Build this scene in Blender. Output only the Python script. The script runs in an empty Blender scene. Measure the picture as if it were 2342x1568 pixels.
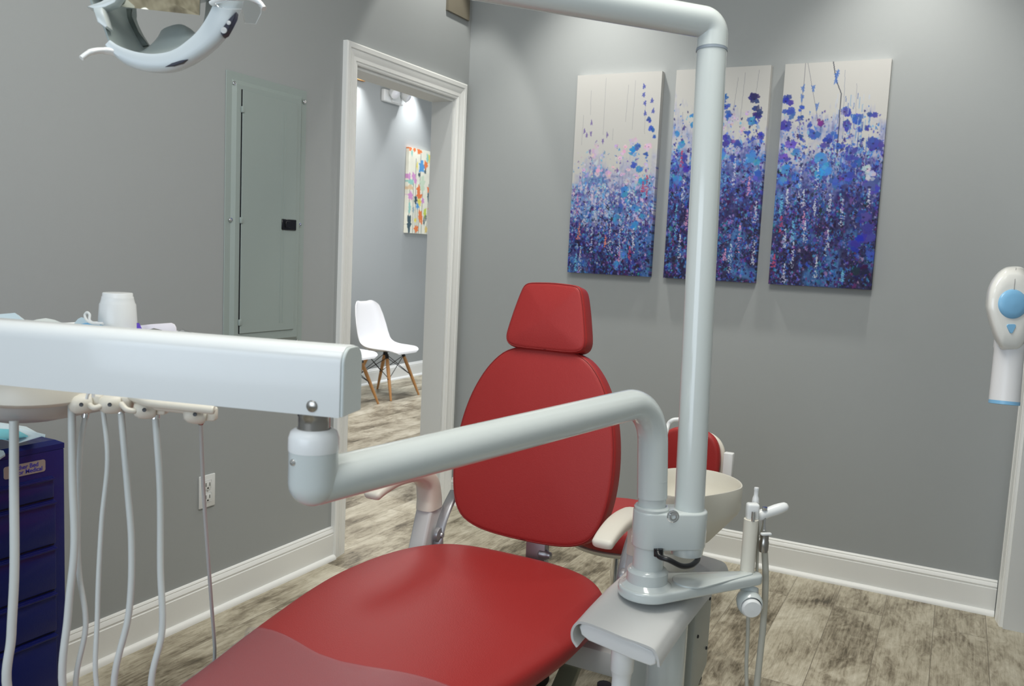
import bpy, bmesh, math, random
import numpy as np
from mathutils import Vector, Matrix
scene = bpy.context.scene
C = scene.collection
PI = math.pi
rad = math.radians

# ------------------------------------------------------------------ camera
CAM = Vector((2.2746, -3.8101, 1.3360))
YAW, PITCH, ROLL, FPX = rad(27.25), rad(6.127), rad(2.7215), 1974.6
fwd = Vector((-math.sin(YAW)*math.cos(PITCH), math.cos(YAW)*math.cos(PITCH), -math.sin(PITCH)))
rt0 = Vector((math.cos(YAW), math.sin(YAW), 0)); up0 = rt0.cross(fwd)
RT = math.cos(ROLL)*rt0 + math.sin(ROLL)*up0
UP = -math.sin(ROLL)*rt0 + math.cos(ROLL)*up0
cd = bpy.data.cameras.new('camera'); cam = bpy.data.objects.new('camera', cd); C.objects.link(cam)
cam.matrix_world = Matrix(((RT.x, UP.x, -fwd.x, CAM.x), (RT.y, UP.y, -fwd.y, CAM.y), (RT.z, UP.z, -fwd.z, CAM.z), (0, 0, 0, 1)))
cd.sensor_width = 36; cd.lens = FPX/2342*36; cd.clip_start = 0.02; cd.clip_end = 60
cd.dof.use_dof = True; cd.dof.focus_distance = 2.3; cd.dof.aperture_fstop = 9
scene.camera = cam

# ------------------------------------------------------------------ world, exposure, lights
w = bpy.data.worlds.new('world'); scene.world = w; w.use_nodes = True
w.node_tree.nodes['Background'].inputs[0].default_value = (0.75, 0.85, 1, 1)
w.node_tree.nodes['Background'].inputs[1].default_value = 1.0
vs = scene.view_settings
vs.view_transform = 'Standard'; vs.look = 'None'; vs.gamma = 1; vs.use_curve_mapping = False
vs.exposure = 0.0
WARM = (1, 0.975, 0.90); NEUT = (0.97, 0.99, 1.0); COOL = (0.80, 0.90, 1)
CEIL = 3.05
def light(name, kind, loc, energy, color, target=None, **kw):
    l = bpy.data.lights.new(name, kind); l.energy = energy; l.color = color
    for k, v in kw.items(): setattr(l, k, v)
    o = bpy.data.objects.new(name, l); C.objects.link(o); o.location = loc
    d = (Vector(target) - Vector(loc)) if target else Vector((0, 0, -1))
    o.rotation_euler = d.to_track_quat('-Z', 'Y').to_euler()
    return o
# daylight through the front window (behind the camera), plus two added ceiling fill lights, no fixtures seen
light('window_daylight', 'AREA', (1.3, -5.50, 1.65), 31, (0.78, 0.89, 1), (1.3, 0, 1.3), shape='RECTANGLE', size=2.2, size_y=1.5)
light('ceiling_fill_light', 'AREA', (1.72, -2.45, CEIL-0.03), 42, WARM, shape='RECTANGLE', size=0.6, size_y=1.2)
light('ceiling_fill_light', 'AREA', (1.72, -4.3, CEIL-0.03), 9, NEUT, shape='RECTANGLE', size=0.6, size_y=1.2)
SPOTS = [(0.72, -0.34, 78, WARM), (2.0, -0.34, 64, WARM)]
for x, y, e, c in SPOTS:
    light('downlight', 'SPOT', (x, y, CEIL-0.03), e, c, spot_size=rad(84), spot_blend=0.8, shadow_soft_size=0.05)
light('downlight', 'SPOT', (0.27, -0.36, CEIL-0.02), 30, WARM, (-0.10, -0.40, 1.6), spot_size=rad(62), spot_blend=0.18, shadow_soft_size=0.03)
light('waiting_room_light', 'AREA', (-1.3, 1.2, CEIL-0.03), 82, (1, 0.98, 0.98), shape='RECTANGLE', size=1.4, size_y=2.2)
light('waiting_window_light', 'AREA', (-0.25, 3.4, 1.5), 22, COOL, (-2.6, 2.8, 1.2), shape='RECTANGLE', size=1.6, size_y=1.6)
FAR_SPOTS = [(-2.50, 2.44), (-2.50, 3.36)]
for x, y in FAR_SPOTS:
    light('downlight', 'SPOT', (x, y, CEIL-0.03), 70, NEUT, spot_size=rad(80), spot_blend=0.9, shadow_soft_size=0.03)

# ------------------------------------------------------------------ pixel helpers (2342 x 1568 frame)
def ray(px, py): return fwd + RT*((px-1171)/FPX) - UP*((py-784)/FPX)
def at(px, py, D): return CAM + ray(px, py)*D
def on(px, py, ax, val):
    d = ray(px, py); return CAM + d*((val-CAM[ax])/d[ax])

# ------------------------------------------------------------------ materials
MATS = {}
def mat(name, col, rough=0.5, metal=0.0, spec=0.5, coat=0.0, bump=0.0, bscale=200, var=0.0, vscale=3, trans=0.0, alpha=1.0, emit=None, estr=0, ior=1.45):
    if name in MATS: return MATS[name]
    m = bpy.data.materials.new(name); m.use_nodes = True; nt = m.node_tree; b = nt.nodes['Principled BSDF']
    lin = tuple(((c/255)/12.92 if c/255 <= .04045 else ((c/255+.055)/1.055)**2.4) for c in col)
    b.inputs['Base Color'].default_value = (*lin, 1); b.inputs['Roughness'].default_value = rough
    b.inputs['Metallic'].default_value = metal; b.inputs['Specular IOR Level'].default_value = spec
    b.inputs['Coat Weight'].default_value = coat; b.inputs['Coat Roughness'].default_value = 0.08
    b.inputs['Transmission Weight'].default_value = trans; b.inputs['Alpha'].default_value = alpha; b.inputs['IOR'].default_value = ior
    if emit: b.inputs['Emission Color'].default_value = (*emit, 1); b.inputs['Emission Strength'].default_value = estr
    tc = nt.nodes.new('ShaderNodeTexCoord')
    if var > 0:
        n = nt.nodes.new('ShaderNodeTexNoise'); n.inputs['Scale'].default_value = vscale; n.inputs['Detail'].default_value = 5
        nt.links.new(tc.outputs['Object'], n.inputs['Vector'])
        mx = nt.nodes.new('ShaderNodeMix'); mx.data_type = 'RGBA'
        mx.inputs[6].default_value = (*[c*(1-var) for c in lin], 1); mx.inputs[7].default_value = (*[min(1, c*(1+var)) for c in lin], 1)
        nt.links.new(n.outputs['Fac'], mx.inputs[0]); nt.links.new(mx.outputs[2], b.inputs['Base Color'])
    if bump > 0:
        n2 = nt.nodes.new('ShaderNodeTexNoise'); n2.inputs['Scale'].default_value = bscale; n2.inputs['Detail'].default_value = 3
        nt.links.new(tc.outputs['Object'], n2.inputs['Vector'])
        bp = nt.nodes.new('ShaderNodeBump'); bp.inputs['Strength'].default_value = bump; bp.inputs['Distance'].default_value = 0.002
        nt.links.new(n2.outputs['Fac'], bp.inputs['Height']); nt.links.new(bp.outputs['Normal'], b.inputs['Normal'])
    MATS[name] = m; return m
WALL = mat('wall_paint', (165, 169, 170), 0.55, bump=0.08, bscale=350, var=0.015, vscale=1.5)
TRIM = mat('trim_paint', (240, 241, 239), 0.35, var=0.006)
JAMB = mat('jamb_paint', (220, 222, 221), 0.45, bump=0.02)
CEILM = mat('ceiling_paint', (225, 224, 218), 0.8, bump=0.1, bscale=150)
RED = mat('red_vinyl', (160, 46, 45), 0.46, spec=0.38, bump=0.22, bscale=420, var=0.03, vscale=8)
SEAM = mat('red_piping', (136, 34, 34), 0.5)
ENAM = mat('light_grey_enamel', (199, 206, 205), 0.16, spec=0.55, coat=0.5, var=0.01)
WHITE = mat('white_plastic', (228, 230, 230), 0.25, spec=0.5, var=0.01)
GREYP = mat('grey_plastic', (196, 197, 196), 0.32, var=0.015)
CREAM = mat('cream_plastic', (222, 218, 206), 0.4, bump=0.04, bscale=300, var=0.01)
STEEL = mat('brushed_steel', (168, 164, 158), 0.25, metal=1.0, var=0.05, vscale=30)
DSTEEL = mat('cast_aluminium', (165, 166, 170), 0.38, metal=0.7, var=0.04, vscale=20)
CHROME = mat('chrome', (225, 225, 225), 0.06, metal=1.0)
BLACK = mat('black_plastic', (22, 23, 26), 0.35, var=0.05)
PANEL = mat('panel_enamel', (156, 168, 165), 0.42, bump=0.05, bscale=120, var=0.02)
BLUE = mat('blue_steel', (20, 30, 98), 0.3, spec=0.5, coat=0.2, bump=0.1, bscale=250, var=0.04)
DBLUE = mat('dark_blue_gap', (8, 9, 32), 0.6)
SKY = mat('sky_blue_plastic', (126, 180, 218), 0.3, var=0.03, vscale=15)
HOSE = mat('grey_hose', (198, 203, 201), 0.4, bump=0.05, bscale=80, var=0.02)
SHELL = mat('white_shell', (236, 236, 238), 0.3)
WOOD = mat('beech_wood', (190, 140, 88), 0.45, var=0.12, vscale=25)
TAUPE = mat('taupe_metal', (120, 114, 100), 0.6, var=0.03)
BASEG = mat('base_casting', (150, 155, 150), 0.4, var=0.03)
PAPER = mat('pale_paper', (206, 222, 228), 0.7, bump=0.1, bscale=40, var=0.05, vscale=20)
MASKB = mat('mask_blue', (120, 182, 222), 0.75, bump=0.3, bscale=300, var=0.05, vscale=30)
TEAL = mat('teal_pouch', (110, 200, 214), 0.3, var=0.1, vscale=30)
VIOLET = mat('violet_plastic', (86, 50, 190), 0.3)
PLAQUE = mat('plaque_metal', (176, 168, 158), 0.35, metal=0.3, var=0.08, vscale=60)
INK = mat('plaque_ink', (62, 56, 168), 0.5)
DARKG = mat('dark_decal', (44, 46, 60), 0.3)
GREYSH = mat('reflector_back', (150, 160, 158), 0.35, var=0.03)
MIRROR = mat('mirror', (225, 222, 210), 0.03, metal=1.0)
CLEAR = mat('clear_plastic', (245, 248, 250), 0.05, trans=1.0, ior=1.3)
FIXT = mat('diffuser', (255, 250, 240), 0.5, emit=(1, 0.96, 0.88), estr=4)

def film_material():
    m = bpy.data.materials.new('clear_vinyl_film'); m.use_nodes = True; nt = m.node_tree
    for n in list(nt.nodes): nt.nodes.remove(n)
    o = nt.nodes.new('ShaderNodeOutputMaterial'); tr = nt.nodes.new('ShaderNodeBsdfTransparent'); tr.inputs[0].default_value = (0.93, 0.93, 0.95, 1)
    g = nt.nodes.new('ShaderNodeBsdfPrincipled'); g.inputs['Base Color'].default_value = (0.62, 0.60, 0.66, 1); g.inputs['Roughness'].default_value = 0.3
    n = nt.nodes.new('ShaderNodeTexNoise'); n.inputs['Scale'].default_value = 9; tc = nt.nodes.new('ShaderNodeTexCoord')
    bp = nt.nodes.new('ShaderNodeBump'); bp.inputs['Strength'].default_value = 0.25; bp.inputs['Distance'].default_value = 0.01
    nt.links.new(tc.outputs['Object'], n.inputs[0]); nt.links.new(n.outputs[0], bp.inputs['Height']); nt.links.new(bp.outputs[0], g.inputs['Normal'])
    mx = nt.nodes.new('ShaderNodeMixShader'); mx.inputs[0].default_value = 0.13
    nt.links.new(tr.outputs[0], mx.inputs[1]); nt.links.new(g.outputs[0], mx.inputs[2]); nt.links.new(mx.outputs[0], o.inputs[0])
    return m
FILM = film_material()

def floor_material():
    m = bpy.data.materials.new('weathered_plank_floor'); m.use_nodes = True; nt = m.node_tree; N = nt.nodes; L = nt.links
    b = N['Principled BSDF']; b.inputs['Roughness'].default_value = 0.42; b.inputs['Specular IOR Level'].default_value = 0.35
    tc = N.new('ShaderNodeTexCoord')
    mp = N.new('ShaderNodeMapping'); mp.inputs['Rotation'].default_value = (0, 0, PI/2); L.new(tc.outputs['Object'], mp.inputs[0])
    br = N.new('ShaderNodeTexBrick'); br.inputs['Scale'].default_value = 1; br.inputs['Brick Width'].default_value = 1.22; br.inputs['Row Height'].default_value = 0.178
    br.inputs['Mortar Size'].default_value = 0.0011; br.inputs['Mortar Smooth'].default_value = 0.2; br.offset = 0.37; br.inputs['Bias'].default_value = 0
    br.inputs['Color1'].default_value = (0, 0, 0, 1); br.inputs['Color2'].default_value = (1, 1, 1, 1); br.inputs['Mortar'].default_value = (0.5, 0.5, 0.5, 1)
    L.new(mp.outputs[0], br.inputs[0])
    # per-plank offset for the grain
    off = N.new('ShaderNodeVectorMath'); off.operation = 'SCALE'; off.inputs['Scale'].default_value = 7.3; L.new(br.outputs['Color'], off.inputs[0])
    ad = N.new('ShaderNodeVectorMath'); ad.operation = 'ADD'; L.new(tc.outputs['Object'], ad.inputs[0]); L.new(off.outputs[0], ad.inputs[1])
    def noise(sx, sy, detail, rough, dist=0):
        p = N.new('ShaderNodeMapping'); p.inputs['Scale'].default_value = (sx, sy, 1); L.new(ad.outputs[0], p.inputs[0])
        n = N.new('ShaderNodeTexNoise'); n.inputs['Scale'].default_value = 1; n.inputs['Detail'].default_value = detail; n.inputs['Roughness'].default_value = rough
        n.inputs['Distortion'].default_value = dist
        L.new(p.outputs[0], n.inputs[0]); return n
    big = noise(5.5, 2.6, 5, 0.62, 0.6); fine = noise(150, 7, 6, 0.72, 0.2); cross = noise(26, 9, 7, 0.72, 1.6); rings = noise(9, 1.6, 2, 0.5, 1.0)
    sn = N.new('ShaderNodeMath'); sn.operation = 'MULTIPLY'; sn.inputs[1].default_value = 70; L.new(rings.outputs[0], sn.inputs[0])
    si = N.new('ShaderNodeMath'); si.operation = 'SINE'; L.new(sn.outputs[0], si.inputs[0])
    def comb(a, ka, bb, kb):
        x = N.new('ShaderNodeMath'); x.operation = 'MULTIPLY'; x.inputs[1].default_value = ka; L.new(a, x.inputs[0])
        y = N.new('ShaderNodeMath'); y.operation = 'MULTIPLY_ADD'; y.inputs[1].default_value = kb; L.new(bb, y.inputs[0]); L.new(x.outputs[0], y.inputs[2]); return y.outputs[0]
    v = comb(big.outputs[0], 0.60, fine.outputs[0], 0.27)
    v = comb(v, 1.0, cross.outputs[0], 0.30)
    v = comb(v, 1.0, si.outputs[0], 0.012)
    sp = N.new('ShaderNodeSeparateColor'); L.new(br.outputs['Color'], sp.inputs[0])
    v = comb(v, 1.0, sp.outputs[0], 0.085)
    cr = N.new('ShaderNodeValToRGB'); L.new(v, cr.inputs[0]); e = cr.color_ramp.elements
    def s(c): return tuple(((k/255+.055)/1.055)**2.4 for k in c) + (1,)
    e[0].position = 0.485; e[0].color = s((78, 70, 56)); e[1].position = 0.78; e[1].color = s((206, 200, 182))
    for p, c in ((0.54, (116, 107, 89)), (0.595, (150, 141, 122)), (0.66, (178, 170, 150))):
        q = e.new(p); q.color = s(c)
    mx = N.new('ShaderNodeMix'); mx.data_type = 'RGBA'; L.new(br.outputs['Fac'], mx.inputs[0]); L.new(cr.outputs[0], mx.inputs[6]); mx.inputs[7].default_value = s((112, 104, 90))
    L.new(mx.outputs[2], b.inputs['Base Color'])
    bp = N.new('ShaderNodeBump'); bp.inputs['Strength'].default_value = 0.15; bp.inputs['Distance'].default_value = 0.003; L.new(v, bp.inputs['Height']); L.new(bp.outputs[0], b.inputs['Normal'])
    return m
FLOORM = floor_material()

def paint_material():
    m = bpy.data.materials.new('painted_canvas'); m.use_nodes = True; nt = m.node_tree; b = nt.nodes['Principled BSDF']
    a = nt.nodes.new('ShaderNodeVertexColor'); a.layer_name = 'Col'
    nt.links.new(a.outputs[0], b.inputs['Base Color']); b.inputs['Roughness'].default_value = 0.6; b.inputs['Specular IOR Level'].default_value = 0.3
    n = nt.nodes.new('ShaderNodeTexNoise'); n.inputs['Scale'].default_value = 300
    bp = nt.nodes.new('ShaderNodeBump'); bp.inputs['Strength'].default_value = 0.1; bp.inputs['Distance'].default_value = 0.001
    nt.links.new(n.outputs[0], bp.inputs['Height']); nt.links.new(bp.outputs[0], b.inputs['Normal'])
    return m
PAINTM = paint_material()

# ------------------------------------------------------------------ object helpers
def thing(name, loc, label, cat, group=None):
    o = bpy.data.objects.new(name, None); C.objects.link(o); o.location = loc; o.empty_display_size = 0.05
    o['label'] = label; o['category'] = cat
    if group: o['group'] = group
    return o
def root_loc(o):
    v = Vector((0, 0, 0))
    while o: v = v + o.location; o = o.parent
    return v
def link_mesh(name, me, m, parent=None, smooth=40, label=None):
    off = root_loc(parent)
    o = bpy.data.objects.new(name, me); C.objects.link(o)
    if parent: me.transform(Matrix.Translation(-off)); o.parent = parent
    else:
        # origin at the base centre of the mesh
        if len(me.vertices):
            co = np.empty(len(me.vertices)*3); me.vertices.foreach_get('co', co); co = co.reshape(-1, 3)
            c = Vector(((co[:, 0].min()+co[:, 0].max())/2, (co[:, 1].min()+co[:, 1].max())/2, co[:, 2].min()))
            me.transform(Matrix.Translation(-c)); o.location = c
    if m: me.materials.append(m)
    if smooth:
        me.polygons.foreach_set('use_smooth', [True]*len(me.polygons))
        me.set_sharp_from_angle(angle=rad(smooth))
    if label: o['label'] = label
    return o
def tag(o, label, cat, group=None, kind=None):
    o['label'] = label; o['category'] = cat
    if group: o['group'] = group
    if kind: o['kind'] = kind
    return o
def B(): return bmesh.new()
def done(name, bm, m, parent=None, smooth=40, label=None):
    bmesh.ops.recalc_face_normals(bm, faces=bm.faces)
    me = bpy.data.meshes.new(name); bm.to_mesh(me); bm.free()
    return link_mesh(name, me, m, parent, smooth, label)
def merge(bm, t):
    me = bpy.data.meshes.new('t'); t.to_mesh(me); t.free(); bm.from_mesh(me); bpy.data.meshes.remove(me)
def box(bm, lo, hi, bev=0.0, seg=3, M=None):
    t = B(); lo = Vector(lo); hi = Vector(hi)
    bmesh.ops.create_cube(t, size=1)
    bmesh.ops.scale(t, vec=hi-lo, verts=t.verts); bmesh.ops.translate(t, vec=(lo+hi)/2, verts=t.verts)
    if bev: bmesh.ops.bevel(t, geom=list(t.edges), offset=bev, segments=seg, profile=0.5, affect='EDGES')
    if M: t.transform(M)
    merge(bm, t)
def frame_of(d):
    d = d.normalized(); a = Vector((0, 0, 1)) if abs(d.z) < 0.9 else Vector((1, 0, 0))
    u = d.cross(a).normalized(); v = d.cross(u).normalized(); return u, v
def catmull(pts, n=8):
    P = [Vector(p) for p in pts]
    if len(P) < 3: return P
    P = [P[0]*2-P[1]] + P + [P[-1]*2-P[-2]]; out = []
    for i in range(1, len(P)-2):
        for k in range(n):
            t = k/n; a, b, c, d = P[i-1:i+3]
            out.append(0.5*((2*b)+(c-a)*t+(2*a-5*b+4*c-d)*t*t+(3*b-a-3*c+d)*t**3))
    out.append(P[-2]); return out
def fillet(pts, r, n=8):
    P = [Vector(p) for p in pts]; out = [P[0]]
    for i in range(1, len(P)-1):
        a = (P[i-1]-P[i]); b = (P[i+1]-P[i]); rr = r[i-1] if isinstance(r, (list, tuple)) else r
        ang = a.angle(b); L = min(rr/math.tan(ang/2), a.length*.49, b.length*.49); rr = L*math.tan(ang/2)
        cdir = (a.normalized()+b.normalized()).normalized(); cc = P[i]+cdir*(rr/math.sin(ang/2))
        p0 = P[i]+a.normalized()*L; p1 = P[i]+b.normalized()*L
        v0 = p0-cc; v1 = p1-cc; th = v0.angle(v1)
        for k in range(n+1):
            t = k/n; out.append(cc+(v0*math.sin((1-t)*th)+v1*math.sin(t*th))/math.sin(th))
    out.append(P[-1]); return out
def tube(bm, pts, r, n=16, cap=True, flat=1.0):
    P = [Vector(p) for p in pts]; R = r if isinstance(r, (list, tuple)) else [r]*len(P)
    d0 = (P[1]-P[0]).normalized(); u, v = frame_of(d0); rings = []
    for i, p in enumerate(P):
        d = ((P[min(i+1, len(P)-1)]-P[i]).normalized()+(P[i]-P[max(i-1, 0)]).normalized())
        if d.length < 1e-9: d = d0
        d.normalize()
        q = d0.rotation_difference(d); u = q @ u; v = q @ v; d0 = d
        rings.append([bm.verts.new(p+(u*math.cos(2*PI*k/n)+v*math.sin(2*PI*k/n)*flat)*R[i]) for k in range(n)])
    for a, b in zip(rings, rings[1:]):
        for k in range(n): bm.faces.new((a[k], a[(k+1) % n], b[(k+1) % n], b[k]))
    if cap: bm.faces.new(rings[0]); bm.faces.new(rings[-1])
def lathe(bm, prof, o=(0, 0, 0), axis=(0, 0, 1), n=32, cap=True):
    o = Vector(o); ax = Vector(axis).normalized(); u, v = frame_of(ax); rings = []
    for r, h in prof:
        r = max(r, 1e-5); rings.append([bm.verts.new(o+ax*h+(u*math.cos(2*PI*k/n)+v*math.sin(2*PI*k/n))*r) for k in range(n)])
    for a, b in zip(rings, rings[1:]):
        for k in range(n): bm.faces.new((a[k], a[(k+1) % n], b[(k+1) % n], b[k]))
    if cap: bm.faces.new(rings[0]); bm.faces.new(rings[-1])
def prism(bm, pts, n, th, bev=0.0, seg=3):
    """closed planar polygon (world points) extruded by th along n"""
    t = B(); n = Vector(n).normalized()
    a = [t.verts.new(Vector(p)) for p in pts]; f = t.faces.new(a)
    r = bmesh.ops.extrude_face_region(t, geom=[f]); vs_ = [g for g in r['geom'] if isinstance(g, bmesh.types.BMVert)]
    bmesh.ops.translate(t, vec=n*th, verts=vs_)
    if bev:
        ed = [e for e in t.edges if all(abs(abs(ff.normal.dot(n))) > -1 for ff in e.link_faces) and abs((e.verts[0].co-e.verts[1].co).normalized().dot(n)) < 0.9]
        bmesh.ops.recalc_face_normals(t, faces=t.faces)
        bmesh.ops.bevel(t, geom=ed, offset=bev, segments=seg, profile=0.5, affect='EDGES')
    merge(bm, t)
def resample(P, n):
    P = [Vector(p) for p in P]; P.append(P[0]); L = [0]
    for a, b in zip(P, P[1:]): L.append(L[-1]+(b-a).length)
    out = []; j = 0
    for k in range(n):
        s_ = L[-1]*k/n
        while L[j+1] < s_: j += 1
        t = (s_-L[j])/max(1e-9, L[j+1]-L[j]); out.append(P[j].lerp(P[j+1], t))
    return out
def closed_smooth(P, n=6):
    P = [Vector(p) for p in P]; m = len(P); out = []
    for i in range(m):
        a, b, c, d = P[i-1], P[i], P[(i+1) % m], P[(i+2) % m]
        for k in range(n):
            t = k/n; out.append(0.5*((2*b)+(c-a)*t+(2*a-5*b+4*c-d)*t*t+(3*b-a-3*c+d)*t**3))
    return out
def cushion(bm, outline, o, u, v, n, th, r, crown=0.01, N=96, back_r=None):
    """outline: 2D points in (u,v); front face at o, thickness th behind it"""
    o = Vector(o); u = Vector(u); v = Vector(v); n = Vector(n); br = back_r or r
    P = resample([(a, b, 0) for a, b in outline], N)
    nor = []
    for i in range(N):
        d = (P[(i+1) % N]-P[i-1]).normalized(); nor.append(Vector((d.y, -d.x, 0)))
    area = sum(P[i].x*P[(i+1) % N].y-P[(i+1) % N].x*P[i].y for i in range(N))
    if area < 0: nor = [-q for q in nor]
    cen = sum(P, Vector())/N
    rings = []
    def ring(ins, h, k=0.0):
        rr = [(p-q*ins) for p, q in zip(P, nor)]
        rr = [x.lerp(cen, k) for x in rr]
        rings.append([bm.verts.new(o+u*x.x+v*x.y+n*h) for x in rr])
    ring(br, -th, 0.9); ring(br, -th, 0)
    for k in range(1, 5): a = k*PI/8; ring(br*(1-math.sin(a)), -th+br*(1-math.cos(a)))
    for k in range(0, 5): a = k*PI/8; ring(r*(1-math.cos(a)), -r+r*math.sin(a))
    for k in range(1, 9): t = k/9; ring(r, crown*(1-(1-t)**2), t)
    ring(r, crown, 0.985)
    for a, b in zip(rings, rings[1:]):
        for k in range(N): bm.faces.new((a[k], a[(k+1) % N], b[(k+1) % N], b[k]))
    bm.faces.new(rings[0]); bm.faces.new(rings[-1])
def quadslab(bm, a, b, c, d, th):
    n = (Vector(b)-Vector(a)).cross(Vector(d)-Vector(a)).normalized(); prism(bm, [a, b, c, d], n, th)
def screw(parent, p, n, r=0.005, name='screw', m=None):
    bm = B(); lathe(bm, [(r, 0), (r, r*.3), (r*.75, r*.7), (r*.3, r*.75), (r*.28, r*.4)], p, n, 14)
    return done(name, bm, m or CHROME, parent)
def structure(name, bm, m, smooth=30, parent=None):
    o = done(name, bm, m, parent, smooth)
    if not parent: o['kind'] = 'structure'
    return o

# ------------------------------------------------------------------ room shell
XR, YF = 2.53, -5.6          # right wall plane, front wall plane
XF = -2.66                   # far wall of the waiting room
bm = B(); box(bm, (XF-.15, YF-.15, -.1), (4.2, 5.2, 0)); structure('floor', bm, FLOORM)
bm = B(); box(bm, (XF-.15, YF-.15, CEIL), (4.2, 5.2, CEIL+.1)); 
structure('ceiling', bm, CEILM)
# left wall with the doorway (y -0.90 .. -0.13, head 2.05)
DY0, DY1, DH = -0.905, -0.128, 2.055
bm = B(); box(bm, (-.12, YF, 0), (0, DY0, CEIL)); box(bm, (-.12, DY1, 0), (0, 0.12, CEIL)); box(bm, (-.12, DY0, DH), (0, DY1, CEIL)); structure('wall_left', bm, WALL)
bm = B(); box(bm, (0, 0, 0), (4.2, 0.12, CEIL)); structure('wall_back', bm, WALL)
RY0, RY1 = -1.38, -0.125
bm = B(); box(bm, (XR, YF, 0), (XR+.12, RY0, CEIL)); box(bm, (XR, RY1, 0), (XR+.12, 0, CEIL)); box(bm, (XR, RY0, 2.055), (XR+.12, RY1, CEIL)); structure('wall_right', bm, WALL)
# front wall with the window opening the daylight comes through
bm = B(); box(bm, (-.12, YF-.12, 0), (.2, YF, CEIL)); box(bm, (2.4, YF-.12, 0), (XR+.12, YF, CEIL)); box(bm, (.2, YF-.12, 0), (2.4, YF, .9)); box(bm, (.2, YF-.12, 2.4), (2.4, YF, CEIL)); structure('wall_front', bm, WALL)
bm = B(); 
for x in (.2, 1.27, 2.34): box(bm, (x, YF-.09, .9), (x+.06, YF-.03, 2.4))
box(bm, (.2, YF-.09, .9), (2.4, YF-.03, .96)); box(bm, (.2, YF-.09, 2.34), (2.4, YF-.03, 2.4)); structure('window_1', bm, TRIM)
# corridor beyond the right doorway
bm = B(); box(bm, (4.08, YF, 0), (4.2, 0, CEIL)); structure('wall_corridor', bm, WALL)
# waiting room walls
bm = B(); box(bm, (XF-.12, -1.6, 0), (XF, 5.2, CEIL)); structure('wall_far', bm, WALL)
bm = B(); box(bm, (XF, 5.08, 0), (0, 5.2, CEIL)); structure('wall_waiting_back', bm, WALL)
bm = B(); box(bm, (XF, -1.72, 0), (-.12, -1.6, CEIL)); structure('wall_waiting_front', bm, WALL)
bm = B(); box(bm, (-.12, .12, 0), (0, 5.2, CEIL)); structure('wall_waiting_side', bm, WALL)

def baseboard(name, a, b, n, h=0.139, q=True):
    """moulded baseboard from a to b, n = direction out of the wall"""
    a = Vector(a); b = Vector(b); n = Vector(n); z = Vector((0, 0, 1))
    prof = [(0, 0), (0.016, 0), (0.016, h*.76), (0.013, h*.775), (0.013, h*.80), (0.0155, h*.83), (0.012, h*.90), (0.008, h*.935), (0.009, h*.955), (0.006, h*.985), (0, h)]
    bm = B(); prism(bm, [a+n*x+z*y for x, y in prof], b-a, (b-a).length)
    if q:
        pr = [(0.016, 0)]+[(0.016+0.017*math.cos(t*PI/12), 0.019*math.sin(t*PI/12)) for t in range(7)]
        prism(bm, [a+n*x+z*y for x, y in pr], b-a, (b-a).length)
    o = done(name, bm, TRIM, None, 25); o['kind'] = 'structure'; return o
CW = 0.082
baseboard('baseboard_left', (0, YF, 0), (0, DY0-CW, 0), (1, 0, 0))
baseboard('baseboard_back', (0.0, 0, 0), (2.505, 0, 0), (0, -1, 0))
baseboard('baseboard_far', (XF, -1.6, 0), (XF, 5.08, 0), (1, 0, 0), 0.145)
baseboard('baseboard_right', (XR, YF, 0), (XR, RY0-CW, 0), (-1, 0, 0))
def casing(parent, x, y0, y1, h, n=1):
    """mitred moulded casing around an opening in a wall plane X=x, facing n"""
    prof = [(0, 0), (0, .010), (.005, .013), (.009, .0095), (.012, .0095), (.015, .015), (.030, .0155), (.046, .020), (.052, .021), (.053, .016), (.057, .016), (.060, .023), (.076, .024), (CW, .020), (CW, 0)]
    bm = B(); path = [(y0, 0, -1, 0), (y0, h, -1, 1), (y1, h, 1, 1), (y1, 0, 1, 0)]
    rings = []
    for y, z, sy, sz in path:
        rings.append([bm.verts.new((x+n*t, y+sy*w_, z+sz*w_)) for w_, t in prof])
    for a, b in zip(rings, rings[1:]):
        for k in range(len(prof)-1): bm.faces.new((a[k], a[k+1], b[k+1], b[k]))
    bm.faces.new(rings[0]); bm.faces.new(rings[-1])
    return done('casing', bm, TRIM, parent, 12)
def doorway(name, x0, x1, y0, y1, h):
    e = bpy.data.objects.new(name, None); C.objects.link(e); e.location = ((x0+x1)/2, (y0+y1)/2, 0); e['kind'] = 'structure'
    casing(e, x1, y0, y1, h, 1); casing(e, x0, y0, y1, h, -1)
    bm = B(); box(bm, (x0, y1-.014, 0), (x1, y1, h)); box(bm, (x0, y0, 0), (x1, y0+.014, h)); done('jamb', bm, JAMB, e)
    bm = B(); box(bm, (x0, y0+.014, h-.014), (x1, y1-.014, h)); done('head_jamb', bm, JAMB, e)
    return e
doorway('door_1', -.12, 0, DY0, DY1, DH)
doorway('door_2', XR, XR+.12, RY0, RY1, 2.055)
# short tan strip high on the waiting room wall, coloured like the chair legs
bm = B(); box(bm, (XF, 1.9, 2.775), (XF+.03, 2.60, 2.79)); structure('tan_strip_1', bm, WOOD)

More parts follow.
